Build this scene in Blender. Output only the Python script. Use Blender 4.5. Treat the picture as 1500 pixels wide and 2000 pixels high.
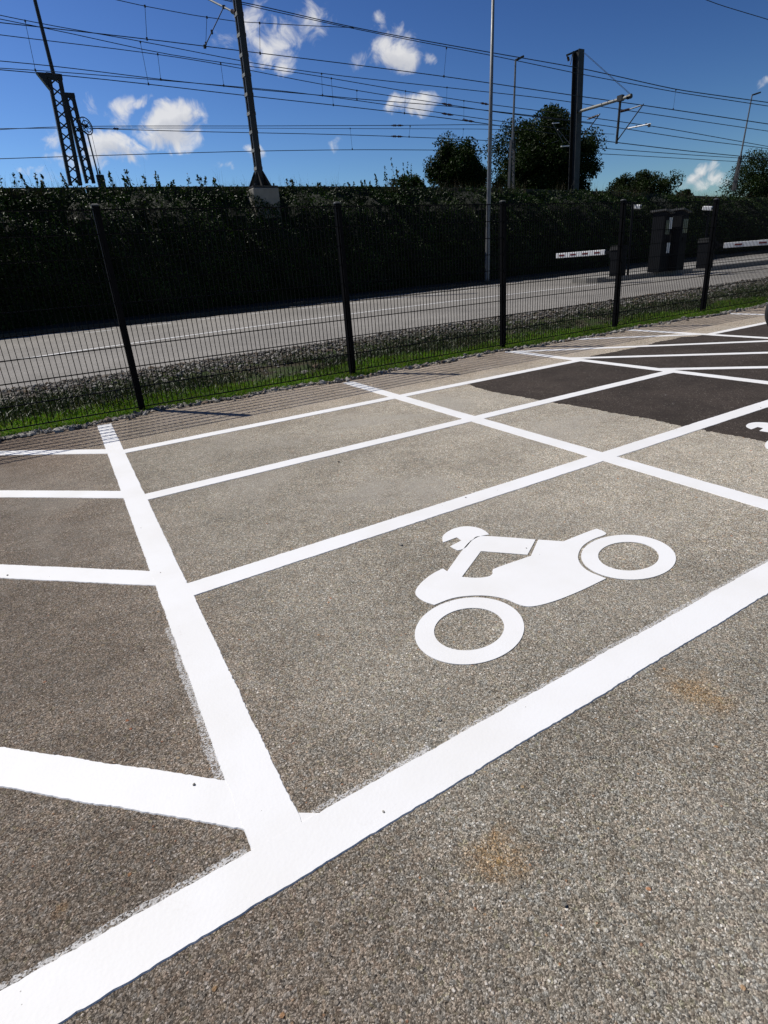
import bpy, bmesh, math, random
import numpy as np
from mathutils import Vector, Matrix

for o in list(bpy.data.objects):
    bpy.data.objects.remove(o)
scene = bpy.context.scene
C = scene.collection
R = math.radians
rng = np.random.default_rng(7)
random.seed(7)

# ------------------------------------------------------------------ camera
# World frame: X runs along the fence, Y away from the car park, Z up, metres; origin = foot of the fence post left of centre.
CAM_F = 1143.96 / 2000.0            # focal length over picture height
PITCH, ROLL, HEAD = 0.3911, -0.0766, 0.5346
CAM = np.array([-1.0174, -6.4016, 1.1506])
_c, _s = math.cos(HEAD), math.sin(HEAD)
def _turn(a): return np.array([a[0]*_c + a[1]*_s, -a[0]*_s + a[1]*_c, a[2]])
_fw = _turn((0, math.cos(PITCH), -math.sin(PITCH)))
_up0 = _turn((0, math.sin(PITCH), math.cos(PITCH)))
_rt0 = _turn((1, 0, 0))
_rt = math.cos(ROLL)*_rt0 + math.sin(ROLL)*_up0
_up = -math.sin(ROLL)*_rt0 + math.cos(ROLL)*_up0
cam_d = bpy.data.cameras.new('camera')
cam_d.sensor_fit = 'VERTICAL'; cam_d.sensor_height = 36.0; cam_d.lens = 36.0*CAM_F
cam_d.clip_start = 0.05; cam_d.clip_end = 3000
cam = bpy.data.objects.new('camera', cam_d); C.objects.link(cam)
M = Matrix(((_rt[0], _up[0], -_fw[0], CAM[0]), (_rt[1], _up[1], -_fw[1], CAM[1]), (_rt[2], _up[2], -_fw[2], CAM[2]), (0, 0, 0, 1)))
cam.matrix_world = M
scene.camera = cam
scene.render.resolution_x = 768; scene.render.resolution_y = 1024

def ray(px, py):
    d = _rt*((px-750)/1143.96) + _up*(-(py-1000)/1143.96) + _fw
    return d
def on_z(px, py, z=0.0):
    d = ray(px, py); t = (z-CAM[2])/d[2]; return CAM + d*t
def on_y(px, py, y):
    d = ray(px, py); t = (y-CAM[1])/d[1]; return CAM + d*t
def on_x(px, py, x):
    d = ray(px, py); t = (x-CAM[0])/d[0]; return CAM + d*t

# ------------------------------------------------------------------ light, sky, exposure
SUN_EL = R(53.2)
sun_to = np.array([-0.73, 1.255]); sun_to /= np.hypot(*sun_to)
SUN = Vector((sun_to[0]*math.cos(SUN_EL), sun_to[1]*math.cos(SUN_EL), math.sin(SUN_EL)))
sd = bpy.data.lights.new('sun', 'SUN'); sd.energy = 4.5; sd.angle = R(0.53); sd.color = (1.0, 0.955, 0.865)
so = bpy.data.objects.new('sun', sd); C.objects.link(so)
so.rotation_euler = SUN.to_track_quat('Z', 'Y').to_euler(); so.location = (0, 0, 30)
scene.view_settings.view_transform = 'Standard'; scene.view_settings.look = 'None'
scene.view_settings.gamma = 1.0; scene.view_settings.exposure = 0.0
scene.view_settings.use_curve_mapping = False

world = bpy.data.worlds.new('World'); scene.world = world; world.use_nodes = True
SKY_STRENGTH = 0.06; SKY_GAMMA = 2.05   # deep, saturated summer blue
scene.cycles.adaptive_threshold = 0.02; scene.cycles.max_bounces = 5; scene.cycles.diffuse_bounces = 2; scene.cycles.glossy_bounces = 2; scene.cycles.transparent_max_bounces = 6
def build_world():
    nt = world.node_tree; N = nt.nodes; L = nt.links
    for n in list(N): N.remove(n)
    out = N.new('ShaderNodeOutputWorld')
    sky = N.new('ShaderNodeTexSky'); sky.sky_type = 'NISHITA'; sky.sun_disc = False
    sky.sun_elevation = SUN_EL
    sky.sun_rotation = math.atan2(sun_to[0], sun_to[1])
    sky.altitude = 200; sky.air_density = 1.0; sky.dust_density = 0.6; sky.ozone_density = 2.5
    bg = N.new('ShaderNodeBackground'); bg.inputs['Strength'].default_value = SKY_STRENGTH
    gm = N.new('ShaderNodeGamma'); gm.inputs['Gamma'].default_value = SKY_GAMMA; L.new(sky.outputs[0], gm.inputs['Color'])
    sc = N.new('ShaderNodeVectorMath'); sc.operation = 'SCALE'; sc.inputs['Scale'].default_value = 0.21; L.new(gm.outputs[0], sc.inputs[0])
    L.new(sc.outputs[0], bg.inputs['Color'])
    # fair-weather cumulus, fixed in sky directions
    tc = N.new('ShaderNodeTexCoord')
    def vm(op, a, b=None):
        n = N.new('ShaderNodeVectorMath'); n.operation = op
        for i, x in enumerate((a, b)):
            if x is None: continue
            if isinstance(x, (tuple, list, np.ndarray)): n.inputs[i].default_value = tuple(float(k) for k in x)
            else: L.new(x, n.inputs[i])
        return n.outputs['Value'] if op == 'DOT_PRODUCT' else n.outputs['Vector']
    def mt(op, a, b=None, c=None, clamp=False):
        n = N.new('ShaderNodeMath'); n.operation = op; n.use_clamp = clamp
        for i, x in enumerate((a, b, c)):
            if x is None: continue
            if isinstance(x, (int, float)): n.inputs[i].default_value = float(x)
            else: L.new(x, n.inputs[i])
        return n.outputs[0]
    D = tc.outputs['Generated']
    c0 = ray(700, 200); c0 = c0/np.linalg.norm(c0)
    tx = np.cross(c0, (0, 0, 1)); tx /= np.linalg.norm(tx); ty = np.cross(tx, c0)
    dz = vm('DOT_PRODUCT', D, c0)
    den = mt('MAXIMUM', dz, 0.05)
    X = mt('DIVIDE', vm('DOT_PRODUCT', D, tx), den)
    Y = mt('DIVIDE', vm('DOT_PRODUCT', D, ty), den)
    P = N.new('ShaderNodeCombineXYZ'); L.new(X, P.inputs[0]); L.new(Y, P.inputs[1])
    def noise(scale, detail, rough, vec, dist=0.0):
        n = N.new('ShaderNodeTexNoise'); n.noise_dimensions = '3D'
        n.inputs['Scale'].default_value = scale; n.inputs['Detail'].default_value = detail
        n.inputs['Roughness'].default_value = rough; n.inputs['Distortion'].default_value = dist
        L.new(vec, n.inputs['Vector']); return n
    wn = noise(9.0, 5, 0.6, P.outputs[0])
    wv = vm('MULTIPLY', vm('SUBTRACT', wn.outputs['Color'], (0.5, 0.5, 0.5)), (0.075, 0.075, 0))
    Q = vm('ADD', P.outputs[0], wv)
    fb = noise(34.0, 9, 0.60, P.outputs[0], 0.7).outputs['Fac']
    fb2 = noise(9.0, 5, 0.55, P.outputs[0], 0.2).outputs['Fac']
    def sky_xy(px, py):
        d = ray(px, py); return np.dot(d, tx)/np.dot(d, c0), np.dot(d, ty)/np.dot(d, c0)
    k = 1/1143.96
    # (px, py, rx, ry, tilt degrees, strength)
    cl = [(545, 84, 66, 26, 8, .66), (495, 62, 30, 34, 0, .46), (604, 58, 36, 26, 34, .52), (560, 112, 26, 20, 0, .62), (452, 74, 32, 13, 12, .30), (512, 12, 36, 11, 34, .34),
          (772, 104, 50, 34, 0, 1.15), (820, 104, 26, 14, 0, .66), (696, 112, 26, 14, -20, .46), (741, 48, 15, 11, 40, .36),
          (806, 206, 50, 21, 0, .95), (335, 238, 66, 32, 0, 1.15), (362, 264, 38, 22, 0, .8), (232, 208, 44, 20, 34, .74), (276, 186, 28, 12, 12, .66), (176, 206, 26, 20, 40, .42),
          (222, 292, 58, 30, 0, 1.15), (205, 316, 66, 20, 0, .6), (95, 264, 30, 18, 15, .58), (104, 297, 24, 13, 0, .66), (46, 328, 20, 8, 0, .46), (88, 334, 24, 12, 0, .45), (487, 298, 22, 16, 0, .95), (130, 310, 34, 20, 0, .40),
          (1362, 352, 40, 17, 15, .9), (1385, 372, 50, 18, 0, .7), (1494, 158, 20, 10, 15, .55), (662, 278, 18, 12, 0, .33), (440, 322, 18, 8, 0, .3),
          # sky beyond the frame
          (-260, 150, 120, 46, 5, 1.0), (-520, 260, 150, 50, 0, 1.0), (1800, 250, 90, 30, 8, .9), (2150, 200, 130, 42, 0, 1.0), (250, -260, 110, 50, 12, .9), (900, -420, 120, 60, 0, .9)]
    def vma(a, b, c):
        n = N.new('ShaderNodeVectorMath'); n.operation = 'MULTIPLY_ADD'; L.new(a, n.inputs[0])
        n.inputs[1].default_value = b; n.inputs[2].default_value = c; return n.outputs['Vector']
    bases = {}
    for tl in (0, 12, 34):
        ca, sa = math.cos(R(tl)), math.sin(R(tl))
        if tl == 0: bases[tl] = (Q, ca, sa); continue
        n = N.new('ShaderNodeVectorRotate'); n.rotation_type = 'Z_AXIS'; n.inputs['Angle'].default_value = -R(tl); L.new(Q, n.inputs['Vector'])
        bases[tl] = (n.outputs[0], ca, sa)
    def lobe(px, py, rx, ry, tl, st):
        tl = min(bases, key=lambda q: abs(q-abs(tl))); q, ca, sa = bases[tl]
        x0, y0 = sky_xy(px, py); xr, yr = x0*ca+y0*sa, -x0*sa+y0*ca
        sx, sy = 1/(rx*k*.92), 1/(ry*k*.92)
        d = vma(q, (sx, sy, 0), (-xr*sx, -yr*sy, 0))
        return mt('MULTIPLY_ADD', vm('DOT_PRODUCT', d, d), -0.8*st, st)
    acc = None; low = None
    for (px, py, rx, ry, tl, st) in cl:
        v = lobe(px, py, rx, ry, tl, st)
        acc = v if acc is None else mt('MAXIMUM', acc, v)
        if st >= .85 and 0 < px < 1500:
            v2 = lobe(px+rx*.1, py+ry*.62, rx*.85, ry*.6, tl, 1.0)
            low = v2 if low is None else mt('MAXIMUM', low, v2)
    low = mt('SUBTRACT', 0.75, mt('MULTIPLY', mt('MAXIMUM', low, 0.0), 0.42))
    e = mt('ADD', acc, mt('MULTIPLY', mt('SUBTRACT', fb, 0.5), 2.1))
    e = mt('ADD', e, mt('MULTIPLY', mt('SUBTRACT', fb2, 0.5), 0.9))
    gate = N.new('ShaderNodeMapRange'); gate.interpolation_type = 'SMOOTHSTEP'
    gate.inputs['From Min'].default_value = -0.25; gate.inputs['From Max'].default_value = 0.15
    L.new(acc, gate.inputs['Value'])
    mr = N.new('ShaderNodeMapRange'); mr.interpolation_type = 'SMOOTHSTEP'
    mr.inputs['From Min'].default_value = 0.12; mr.inputs['From Max'].default_value = 1.05
    L.new(e, mr.inputs['Value'])
    front = mt('GREATER_THAN', dz, 0.06)
    alpha = mt('MULTIPLY', mt('MULTIPLY', mr.outputs[0], gate.outputs[0]), front)
    alpha = mt('MULTIPLY', alpha, 0.88)
    sh = mt('ADD', mt('MULTIPLY', low, 0.75), mt('MULTIPLY', fb, 0.5))
    cr = N.new('ShaderNodeValToRGB'); L.new(sh, cr.inputs[0])
    cr.color_ramp.elements[0].position = 0.25; cr.color_ramp.elements[0].color = (0.47, 0.49, 0.55, 1)
    cr.color_ramp.elements[1].position = 0.85; cr.color_ramp.elements[1].color = (0.86, 0.85, 0.84, 1)
    bc = N.new('ShaderNodeBackground'); bc.inputs['Strength'].default_value = 0.95; L.new(cr.outputs[0], bc.inputs['Color'])
    ms = N.new('ShaderNodeMixShader'); L.new(alpha, ms.inputs[0]); L.new(bg.outputs[0], ms.inputs[1]); L.new(bc.outputs[0], ms.inputs[2])
    L.new(ms.outputs[0], out.inputs['Surface'])
build_world()
world.cycles.sampling_method = 'MANUAL'; world.cycles.sample_map_resolution = 256

# ------------------------------------------------------------------ helpers
def tag(o, label=None, cat=None, group=None, kind=None):
    if label: o['label'] = label
    if cat: o['category'] = cat
    if group: o['group'] = group
    if kind: o['kind'] = kind
    return o
def empty(name, loc=(0, 0, 0), label=None, cat=None, group=None):
    o = bpy.data.objects.new(name, None); C.objects.link(o); o.location = loc; o.empty_display_size = 0.2
    return tag(o, label, cat, group)
def link(name, me, mat=None, parent=None, loc=None, smooth=False):
    o = bpy.data.objects.new(name, me); C.objects.link(o)
    if mat is not None and not me.materials: me.materials.append(mat)
    if smooth:
        for p in me.polygons: p.use_smooth = True
    if parent is not None: o.parent = parent
    if loc is not None: o.location = loc
    return o
class MB:
    """collects boxes, bars, tubes; build() links them as one mesh object"""
    def __init__(s): s.v = []; s.f = []
    def add(s, vs, fs):
        n = len(s.v); s.v += [tuple(map(float, p)) for p in vs]; s.f += [tuple(n+i for i in f) for f in fs]
    def box(s, c, d, rz=0.0):
        hx, hy, hz = d[0]/2, d[1]/2, d[2]/2; cr, sr = math.cos(rz), math.sin(rz)
        vs = []
        for z in (-hz, hz):
            for x, y in ((-hx, -hy), (hx, -hy), (hx, hy), (-hx, hy)):
                vs.append((c[0]+x*cr-y*sr, c[1]+x*sr+y*cr, c[2]+z))
        s.add(vs, [(0, 3, 2, 1), (4, 5, 6, 7), (0, 1, 5, 4), (1, 2, 6, 5), (2, 3, 7, 6), (3, 0, 4, 7)])
    def frame(s, a, b, side=None):
        a = Vector(a); b = Vector(b); t = (b-a).normalized()
        h = Vector(side) if side is not None else (Vector((0, 0, 1)) if abs(t.z) < 0.9 else Vector((1, 0, 0)))
        x = h.cross(t).normalized(); y = t.cross(x).normalized()
        return a, b, x, y
    def bar(s, a, b, w, h, side=None):
        a, b, x, y = s.frame(a, b, side)
        vs = []
        for p in (a, b):
            for i, j in ((-1, -1), (1, -1), (1, 1), (-1, 1)): vs.append(p + x*(i*w/2) + y*(j*h/2))
        s.add(vs, [(0, 3, 2, 1), (4, 5, 6, 7), (0, 1, 5, 4), (1, 2, 6, 5), (2, 3, 7, 6), (3, 0, 4, 7)])
    def tube(s, a, b, r0, r1=None, n=8, cap=True):
        r1 = r0 if r1 is None else r1
        a, b, x, y = s.frame(a, b); vs = []
        for p, r in ((a, r0), (b, r1)):
            for i in range(n):
                t = 2*math.pi*i/n; vs.append(p + x*(r*math.cos(t)) + y*(r*math.sin(t)))
        fs = [(i, (i+1) % n, n+(i+1) % n, n+i) for i in range(n)]
        if cap: fs += [tuple(range(n-1, -1, -1)), tuple(range(n, 2*n))]
        s.add(vs, fs)
    def path(s, pts, r, n=6):
        """continuous tube along a polyline, r scalar or list"""
        pts = [Vector(p) for p in pts]; m = len(pts); vs = []
        for i, p in enumerate(pts):
            t = (pts[min(i+1, m-1)] - pts[max(i-1, 0)]).normalized()
            h = Vector((0, 0, 1)) if abs(t.z) < 0.95 else Vector((1, 0, 0))
            x = h.cross(t).normalized(); y = t.cross(x)
            rr = r[i] if isinstance(r, (list, tuple)) else r
            for k in range(n):
                a = 2*math.pi*k/n; vs.append(p + x*(rr*math.cos(a)) + y*(rr*math.sin(a)))
        fs = []
        for i in range(m-1):
            for k in range(n): fs.append((i*n+k, i*n+(k+1) % n, (i+1)*n+(k+1) % n, (i+1)*n+k))
        fs += [tuple(range(n-1, -1, -1)), tuple((m-1)*n+k for k in range(n))]
        s.add(vs, fs)
    def ring(s, c, axis, Rr, r, n=28, m=8):
        c = Vector(c); ax = Vector(axis).normalized()
        x = ax.orthogonal().normalized(); y = ax.cross(x); vs = []; fs = []
        for i in range(n):
            a = 2*math.pi*i/n; d = x*math.cos(a)+y*math.sin(a)
            for j in range(m):
                b = 2*math.pi*j/m; vs.append(c + d*(Rr+r*math.cos(b)) + ax*(r*math.sin(b)))
        for i in range(n):
            for j in range(m): fs.append((i*m+j, ((i+1) % n)*m+j, ((i+1) % n)*m+(j+1) % m, i*m+(j+1) % m))
        s.add(vs, fs)
    def mesh(s, name):
        me = bpy.data.meshes.new(name); me.from_pydata(s.v, [], s.f); me.update(); return me
    def build(s, name, mat, parent=None, smooth=False, bevel=0.0):
        o = link(name, s.mesh(name), mat, parent, smooth=smooth)
        if bevel:
            b = o.modifiers.new('bevel', 'BEVEL'); b.width = bevel; b.segments = 2; b.limit_method = 'ANGLE'
        return o
def np_mesh(name, V, F, mat, parent=None, smooth=False):
    """V (n,3), F (m,k) equal-sized faces"""
    me = bpy.data.meshes.new(name); n, (m, k) = len(V), F.shape
    me.vertices.add(n); me.vertices.foreach_set('co', np.ascontiguousarray(V, dtype=np.float32).ravel())
    me.loops.add(m*k); me.loops.foreach_set('vertex_index', np.ascontiguousarray(F, dtype=np.int32).ravel())
    me.polygons.add(m); me.polygons.foreach_set('loop_start', np.arange(0, m*k, k, dtype=np.int32))
    me.polygons.foreach_set('loop_total', np.full(m, k, dtype=np.int32))
    me.polygons.foreach_set('use_smooth', np.full(m, bool(smooth)))
    me.update(calc_edges=True); me.validate()
    return link(name, me, mat, parent)

# ------------------------------------------------------------------ materials
class NT:
    def __init__(s, name, rough=0.6, metal=0.0, spec=0.5):
        s.m = bpy.data.materials.new(name); s.m.use_nodes = True
        s.t = s.m.node_tree; s.N = s.t.nodes; s.L = s.t.links
        s.b = s.N['Principled BSDF']; s.out = s.N['Material Output']
        s.b.inputs['Roughness'].default_value = rough; s.b.inputs['Metallic'].default_value = metal
        s.b.inputs['Specular IOR Level'].default_value = spec
        s.pos = None
    def P(s):
        if s.pos is None: s.pos = s.N.new('ShaderNodeNewGeometry')
        return s.pos.outputs['Position']
    def _in(s, sock, x):
        if isinstance(x, (int, float)): sock.default_value = x
        elif isinstance(x, (tuple, list)): sock.default_value = tuple(x) if len(x) == len(sock.default_value) else (*x, 1.0)
        else: s.L.new(x, sock)
    def noise(s, scale, detail=3, rough=0.55, vec=None, dist=0.0, out='Fac'):
        n = s.N.new('ShaderNodeTexNoise'); n.inputs['Scale'].default_value = scale; n.inputs['Detail'].default_value = detail
        n.inputs['Roughness'].default_value = rough; n.inputs['Distortion'].default_value = dist
        s.L.new(vec if vec is not None else s.P(), n.inputs['Vector']); return n.outputs[out]
    def voro(s, scale, feature='F1', out='Color', vec=None, rnd=1.0):
        n = s.N.new('ShaderNodeTexVoronoi'); n.feature = feature; n.inputs['Scale'].default_value = scale
        n.inputs['Randomness'].default_value = rnd
        s.L.new(vec if vec is not None else s.P(), n.inputs['Vector']); return n.outputs[out]
    def math(s, op, a, b=None, clamp=False):
        n = s.N.new('ShaderNodeMath'); n.operation = op; n.use_clamp = clamp
        s._in(n.inputs[0], a)
        if b is not None: s._in(n.inputs[1], b)
        return n.outputs[0]
    def vmath(s, op, a, b):
        n = s.N.new('ShaderNodeVectorMath'); n.operation = op
        for i, x in enumerate((a, b)):
            if isinstance(x, (tuple, list)): n.inputs[i].default_value = x
            else: s.L.new(x, n.inputs[i])
        return n.outputs['Value'] if op in ('LENGTH', 'DISTANCE', 'DOT_PRODUCT') else n.outputs['Vector']
    def ramp(s, fac, stops, interp='LINEAR'):
        n = s.N.new('ShaderNodeValToRGB'); r = n.color_ramp; r.interpolation = interp
        while len(r.elements) < len(stops): r.elements.new(0.5)
        for e, (p, c) in zip(r.elements, stops):
            e.position = p; e.color = (*c, 1) if not isinstance(c, (int, float)) else (c, c, c, 1)
        s.L.new(fac, n.inputs[0]); return n.outputs[0]
    def rng(s, x, a, b, c=0.0, d=1.0, smooth=True):
        n = s.N.new('ShaderNodeMapRange'); n.interpolation_type = 'SMOOTHSTEP' if smooth else 'LINEAR'
        n.inputs['From Min'].default_value = a; n.inputs['From Max'].default_value = b
        n.inputs['To Min'].default_value = c; n.inputs['To Max'].default_value = d
        s._in(n.inputs['Value'], x); return n.outputs[0]
    def mix(s, fac, a, b, mode='MIX'):
        n = s.N.new('ShaderNodeMix'); n.data_type = 'RGBA'; n.blend_type = mode
        s._in(n.inputs[0], fac); s._in(n.inputs[6], a); s._in(n.inputs[7], b); return n.outputs[2]
    def sep(s, x):
        n = s.N.new('ShaderNodeSeparateXYZ'); s.L.new(x, n.inputs[0]); return n.outputs
    def seprgb(s, x):
        n = s.N.new('ShaderNodeSeparateColor'); s.L.new(x, n.inputs[0]); return n.outputs
    def col(s, x): s._in(s.b.inputs['Base Color'], x); return s
    def rough(s, x): s._in(s.b.inputs['Roughness'], x); return s
    def bump(s, h, strength=0.5, dist=0.01):
        n = s.N.new('ShaderNodeBump'); n.inputs['Strength'].default_value = strength; n.inputs['Distance'].default_value = dist
        s.L.new(h, n.inputs['Height']); s.L.new(n.outputs[0], s.b.inputs['Normal']); return s
    def island(s):
        if s.pos is None: s.P()
        return s.pos.outputs['Random Per Island']
MAT = {}
def simple(name, col, rough=0.55, metal=0.0, var=0.12, scale=6.0, spec=0.5, bump=0.0, fine=60.0):
    t = NT(name, rough, metal, spec)
    n = t.noise(scale, 5, 0.6); k = t.rng(n, 0.3, 0.7, 1-var, 1+var, False)
    f = t.noise(fine, 3); k2 = t.rng(f, 0.3, 0.7, 1-var*0.6, 1+var*0.6, False)
    c = t.mix(1.0, t.mix(1.0, (*col, 1), k, 'MULTIPLY'), k2, 'MULTIPLY')
    t.col(c); t.rough(t.rng(n, 0.3, 0.7, max(0.05, rough-0.08), min(1, rough+0.1), False))
    if bump: t.bump(f, bump, 0.004)
    MAT[name] = t.m; return t.m

def asphalt(name, dark=False):
    t = NT(name, 0.9, spec=0.18)
    P = t.P()
    warp = t.vmath('ADD', P, t.vmath('MULTIPLY', t.vmath('SUBTRACT', t.noise(90, 2, out='Color'), (0.5, 0.5, 0.5)), (0.006, 0.006, 0.006)))
    def vor2(scale):
        n = t.N.new('ShaderNodeTexVoronoi'); n.inputs['Scale'].default_value = scale; t.L.new(warp, n.inputs['Vector'])
        return t.seprgb(n.outputs['Color']), n.outputs['Distance']
    c1, d1 = vor2(340 if not dark else 200)
    if not dark:
        c2, e2 = vor2(118)
        c3, e3 = vor2(47)
        k1 = t.math('ADD', t.math('MULTIPLY', c1[0], 0.62), t.math('MULTIPLY', t.noise(520, 2, 0.7), 0.55))
        stone = t.ramp(k1, [(0.14, (.036, .031, .026)), (0.36, (.105, .094, .080)), (0.56, (.190, .174, .150)), (0.74, (.305, .285, .252)), (0.90, (.50, .472, .43)), (1.0, (.70, .68, .64))])
        tint = t.ramp(c2[1], [(0.0, (.94, 1.0, 1.04)), (0.35, (1.0, 1.0, .98)), (0.7, (1.03, .99, .93)), (0.9, (1.04, .95, .88)), (1.0, (1.0, 1.02, .86))])
        stone = t.mix(1.0, stone, tint, 'MULTIPLY')
        # chippings standing out of the binder
        chip = t.math('MULTIPLY', t.rng(c2[0], 0.60, 0.66), t.rng(e2, 0.22, 0.42, 1, 0))
        chipc = t.ramp(c2[2], [(0, (.08, .073, .066)), (0.28, (.17, .158, .142)), (0.55, (.33, .31, .28)), (0.76, (.54, .515, .47)), (0.955, (.80, .78, .74)), (0.985, (.40, .28, .17)), (1, (.36, .18, .11))])
        stone = t.mix(t.math('MULTIPLY', chip, .8), stone, t.mix(1.0, chipc, t.rng(c1[0], 0, 1, .82, 1.15), 'MULTIPLY'))
        big = t.math('MULTIPLY', t.rng(c3[0], 0.89, 0.91), t.rng(e3, 0.16, 0.30, 1, 0))
        bigc = t.ramp(c3[1], [(0, (.20, .185, .16)), (0.4, (.36, .34, .30)), (0.8, (.56, .54, .49)), (0.92, (.44, .34, .20)), (0.97, (.40, .20, .10)), (1, (.36, .13, .09))])
        stone = t.mix(t.math('MULTIPLY', big, .9), stone, bigc)
        pit = t.math('MULTIPLY', t.rng(c2[0], 0.15, 0.09), t.rng(e2, 0.08, 0.36, 1, 0))
        stone = t.mix(t.math('MULTIPLY', pit, .75), stone, (.030, .025, .020, 1))
        xyz = t.sep(P)
        n1 = t.noise(0.55, 3, 0.55); n2 = t.noise(2.6, 4, 0.6); n3 = t.noise(13, 4, 0.6)
        lum = t.math('ADD', t.rng(n1, 0.3, 0.7, 0.92, 1.08), t.rng(n2, 0.25, 0.75, -0.13, 0.13))
        lum = t.math('ADD', lum, t.rng(n3, 0.25, 0.75, -0.12, 0.12))
        # worn asphalt tone plus painted lens vignetting: hatched corner darker, right-hand bays paler, dusty
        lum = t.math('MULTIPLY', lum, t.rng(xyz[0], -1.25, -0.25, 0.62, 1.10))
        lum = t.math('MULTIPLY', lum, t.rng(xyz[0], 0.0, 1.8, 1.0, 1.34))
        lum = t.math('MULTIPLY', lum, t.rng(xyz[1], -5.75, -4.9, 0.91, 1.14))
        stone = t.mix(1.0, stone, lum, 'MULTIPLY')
        # reddish cast in the darker corner
        stone = t.mix(t.rng(xyz[0], -.3, -1.0, 0, .8), stone, t.mix(1.0, stone, (1.05, .95, .92, 1), 'MULTIPLY'))
        stone = t.mix(1.0, stone, (1.02, 1.0, .965, 1), 'MULTIPLY')
        dust = t.math('MULTIPLY', t.rng(t.noise(1.1, 5, 0.62, dist=0.6), 0.46, 0.68), t.rng(xyz[1], -4.9, -3.4, 0.18, 0.70))
        dust = t.math('MULTIPLY', dust, t.rng(xyz[0], -.6, .8, 0.35, 1.0))
        stone = t.mix(dust, stone, (.40, .37, .325, 1))
        stone = t.mix(t.rng(xyz[1], -2.2, -0.6, 0.0, 0.55), stone, t.mix(1.0, stone, (.90, .76, .68, 1), 'MULTIPLY'))
        for (sx, sy, sr, a) in RUST:
            d = t.vmath('DISTANCE', P, (sx, sy, 0.0))
            d = t.math('ADD', d, t.math('MULTIPLY', t.math('SUBTRACT', n3, 0.5), sr*2.0))
            m = t.math('MULTIPLY', t.rng(d, sr, sr*0.1), a)
            m = t.math('MULTIPLY', m, t.rng(c1[2], 0.1, 0.6, 0.35, 1.0))
            stone = t.mix(m, stone, t.mix(1.0, stone, (1.08, .80, .50, 1), 'MULTIPLY'))
        t.col(stone)
        h = t.math('ADD', t.math('MULTIPLY', d1, -0.8), t.math('MULTIPLY', c1[2], 0.8))
        h = t.math('ADD', h, t.math('MULTIPLY', chip, 0.9)); h = t.math('ADD', h, t.math('MULTIPLY', big, 1.6)); h = t.math('SUBTRACT', h, t.math('MULTIPLY', pit, 1.4))
        t.bump(h, 0.7, 0.0032)
    else:
        base = t.ramp(c1[0], [(0, (.024, .018, .015)), (0.5, (.040, .031, .026)), (0.88, (.058, .046, .038)), (0.985, (.090, .076, .064)), (1, (.30, .28, .25))])
        n2 = t.noise(1.7, 5, 0.6); n3 = t.noise(14, 4)
        lum = t.math('ADD', t.rng(n2, 0.3, 0.7, 0.80, 1.25), t.rng(n3, 0.3, 0.7, -0.12, 0.12))
        base = t.mix(1.0, base, lum, 'MULTIPLY')
        t.col(base); t.b.inputs['Specular IOR Level'].default_value = 0.2
        h = t.math('ADD', t.math('MULTIPLY', d1, -0.6), t.math('MULTIPLY', c1[2], 0.8))
        t.bump(h, 0.5, 0.003)
    MAT[name] = t.m; return t.m
_r1 = on_z(968, 1672); _r2 = on_z(1368, 1352); _r3 = on_z(120, 1775)
RUST = [(_r1[0], _r1[1], .088, 1.0), (_r2[0], _r2[1], .13, .85), (_r3[0], _r3[1], .025, .7)]
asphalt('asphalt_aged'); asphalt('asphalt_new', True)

def paint(name, ghost=False):
    t = NT(name, 0.62, spec=0.35)
    n = t.noise(3.0, 4); f = t.noise(160, 3, 0.6); sp = t.voro(34, 'F1', 'Distance'); spc = t.seprgb(t.voro(34))
    c = t.mix(t.rng(n, 0.35, 0.7), (.80, .80, .81, 1), (.76, .755, .75, 1))
    c = t.mix(t.rng(f, 0.60, 0.80, 0, 0.16), c, (.55, .53, .50, 1))
    sm = t.math('MULTIPLY', t.rng(t.noise(7, 5, .68, dist=.8), .60, .78), t.rng(t.noise(70, 3), .45, .7)); c = t.mix(t.math('MULTIPLY', sm, .30), c, (.42, .39, .35, 1))
    pit = t.math('MULTIPLY', t.math('LESS_THAN', sp, 0.065), t.math('GREATER_THAN', spc[0], 0.95))
    c = t.mix(t.math('MULTIPLY', pit, 0.75), c, (.16, .14, .12, 1))
    t.col(c)
    h = t.math('ADD', t.math('MULTIPLY', t.voro(120, 'F1', 'Distance'), 0.9), t.noise(60, 3))
    t.bump(h, 0.10, 0.0022)
    if ghost:
        a = t.rng(t.math('ADD', t.math('MULTIPLY', t.seprgb(t.voro(300))[0], 0.55), t.math('MULTIPLY', t.noise(28, 4), 0.75)), 0.42, 0.86, 0.0, 0.62)
        t.L.new(a, t.b.inputs['Alpha'])
    MAT[name] = t.m; return t.m
paint('paint_white'); paint('paint_worn', True)

def leafmat(name, cols, rough=0.42, trans=0.0, spec=0.5):
    t = NT(name, rough, spec=spec)
    c = t.ramp(t.island(), [(i/(len(cols)-1), k) for i, k in enumerate(cols)])
    n = t.noise(0.9, 3); c = t.mix(1.0, c, t.rng(n, 0.3, 0.7, 0.7, 1.3), 'MULTIPLY')
    t.col(c)
    if trans:
        tr = t.N.new('ShaderNodeBsdfTranslucent'); t.L.new(t.mix(1.0, c, (1.3, 1.5, .5, 1), 'MULTIPLY'), tr.inputs['Color'])
        ms = t.N.new('ShaderNodeMixShader'); ms.inputs[0].default_value = trans
        t.L.new(t.b.outputs[0], ms.inputs[1]); t.L.new(tr.outputs[0], ms.inputs[2]); t.L.new(ms.outputs[0], t.out.inputs['Surface'])
    MAT[name] = t.m; return t.m
leafmat('leaf_hedge', [(.009, .018, .004), (.016, .032, .006), (.024, .046, .009), (.022, .033, .008)], 0.48, 0.16, 0.16)
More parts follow.
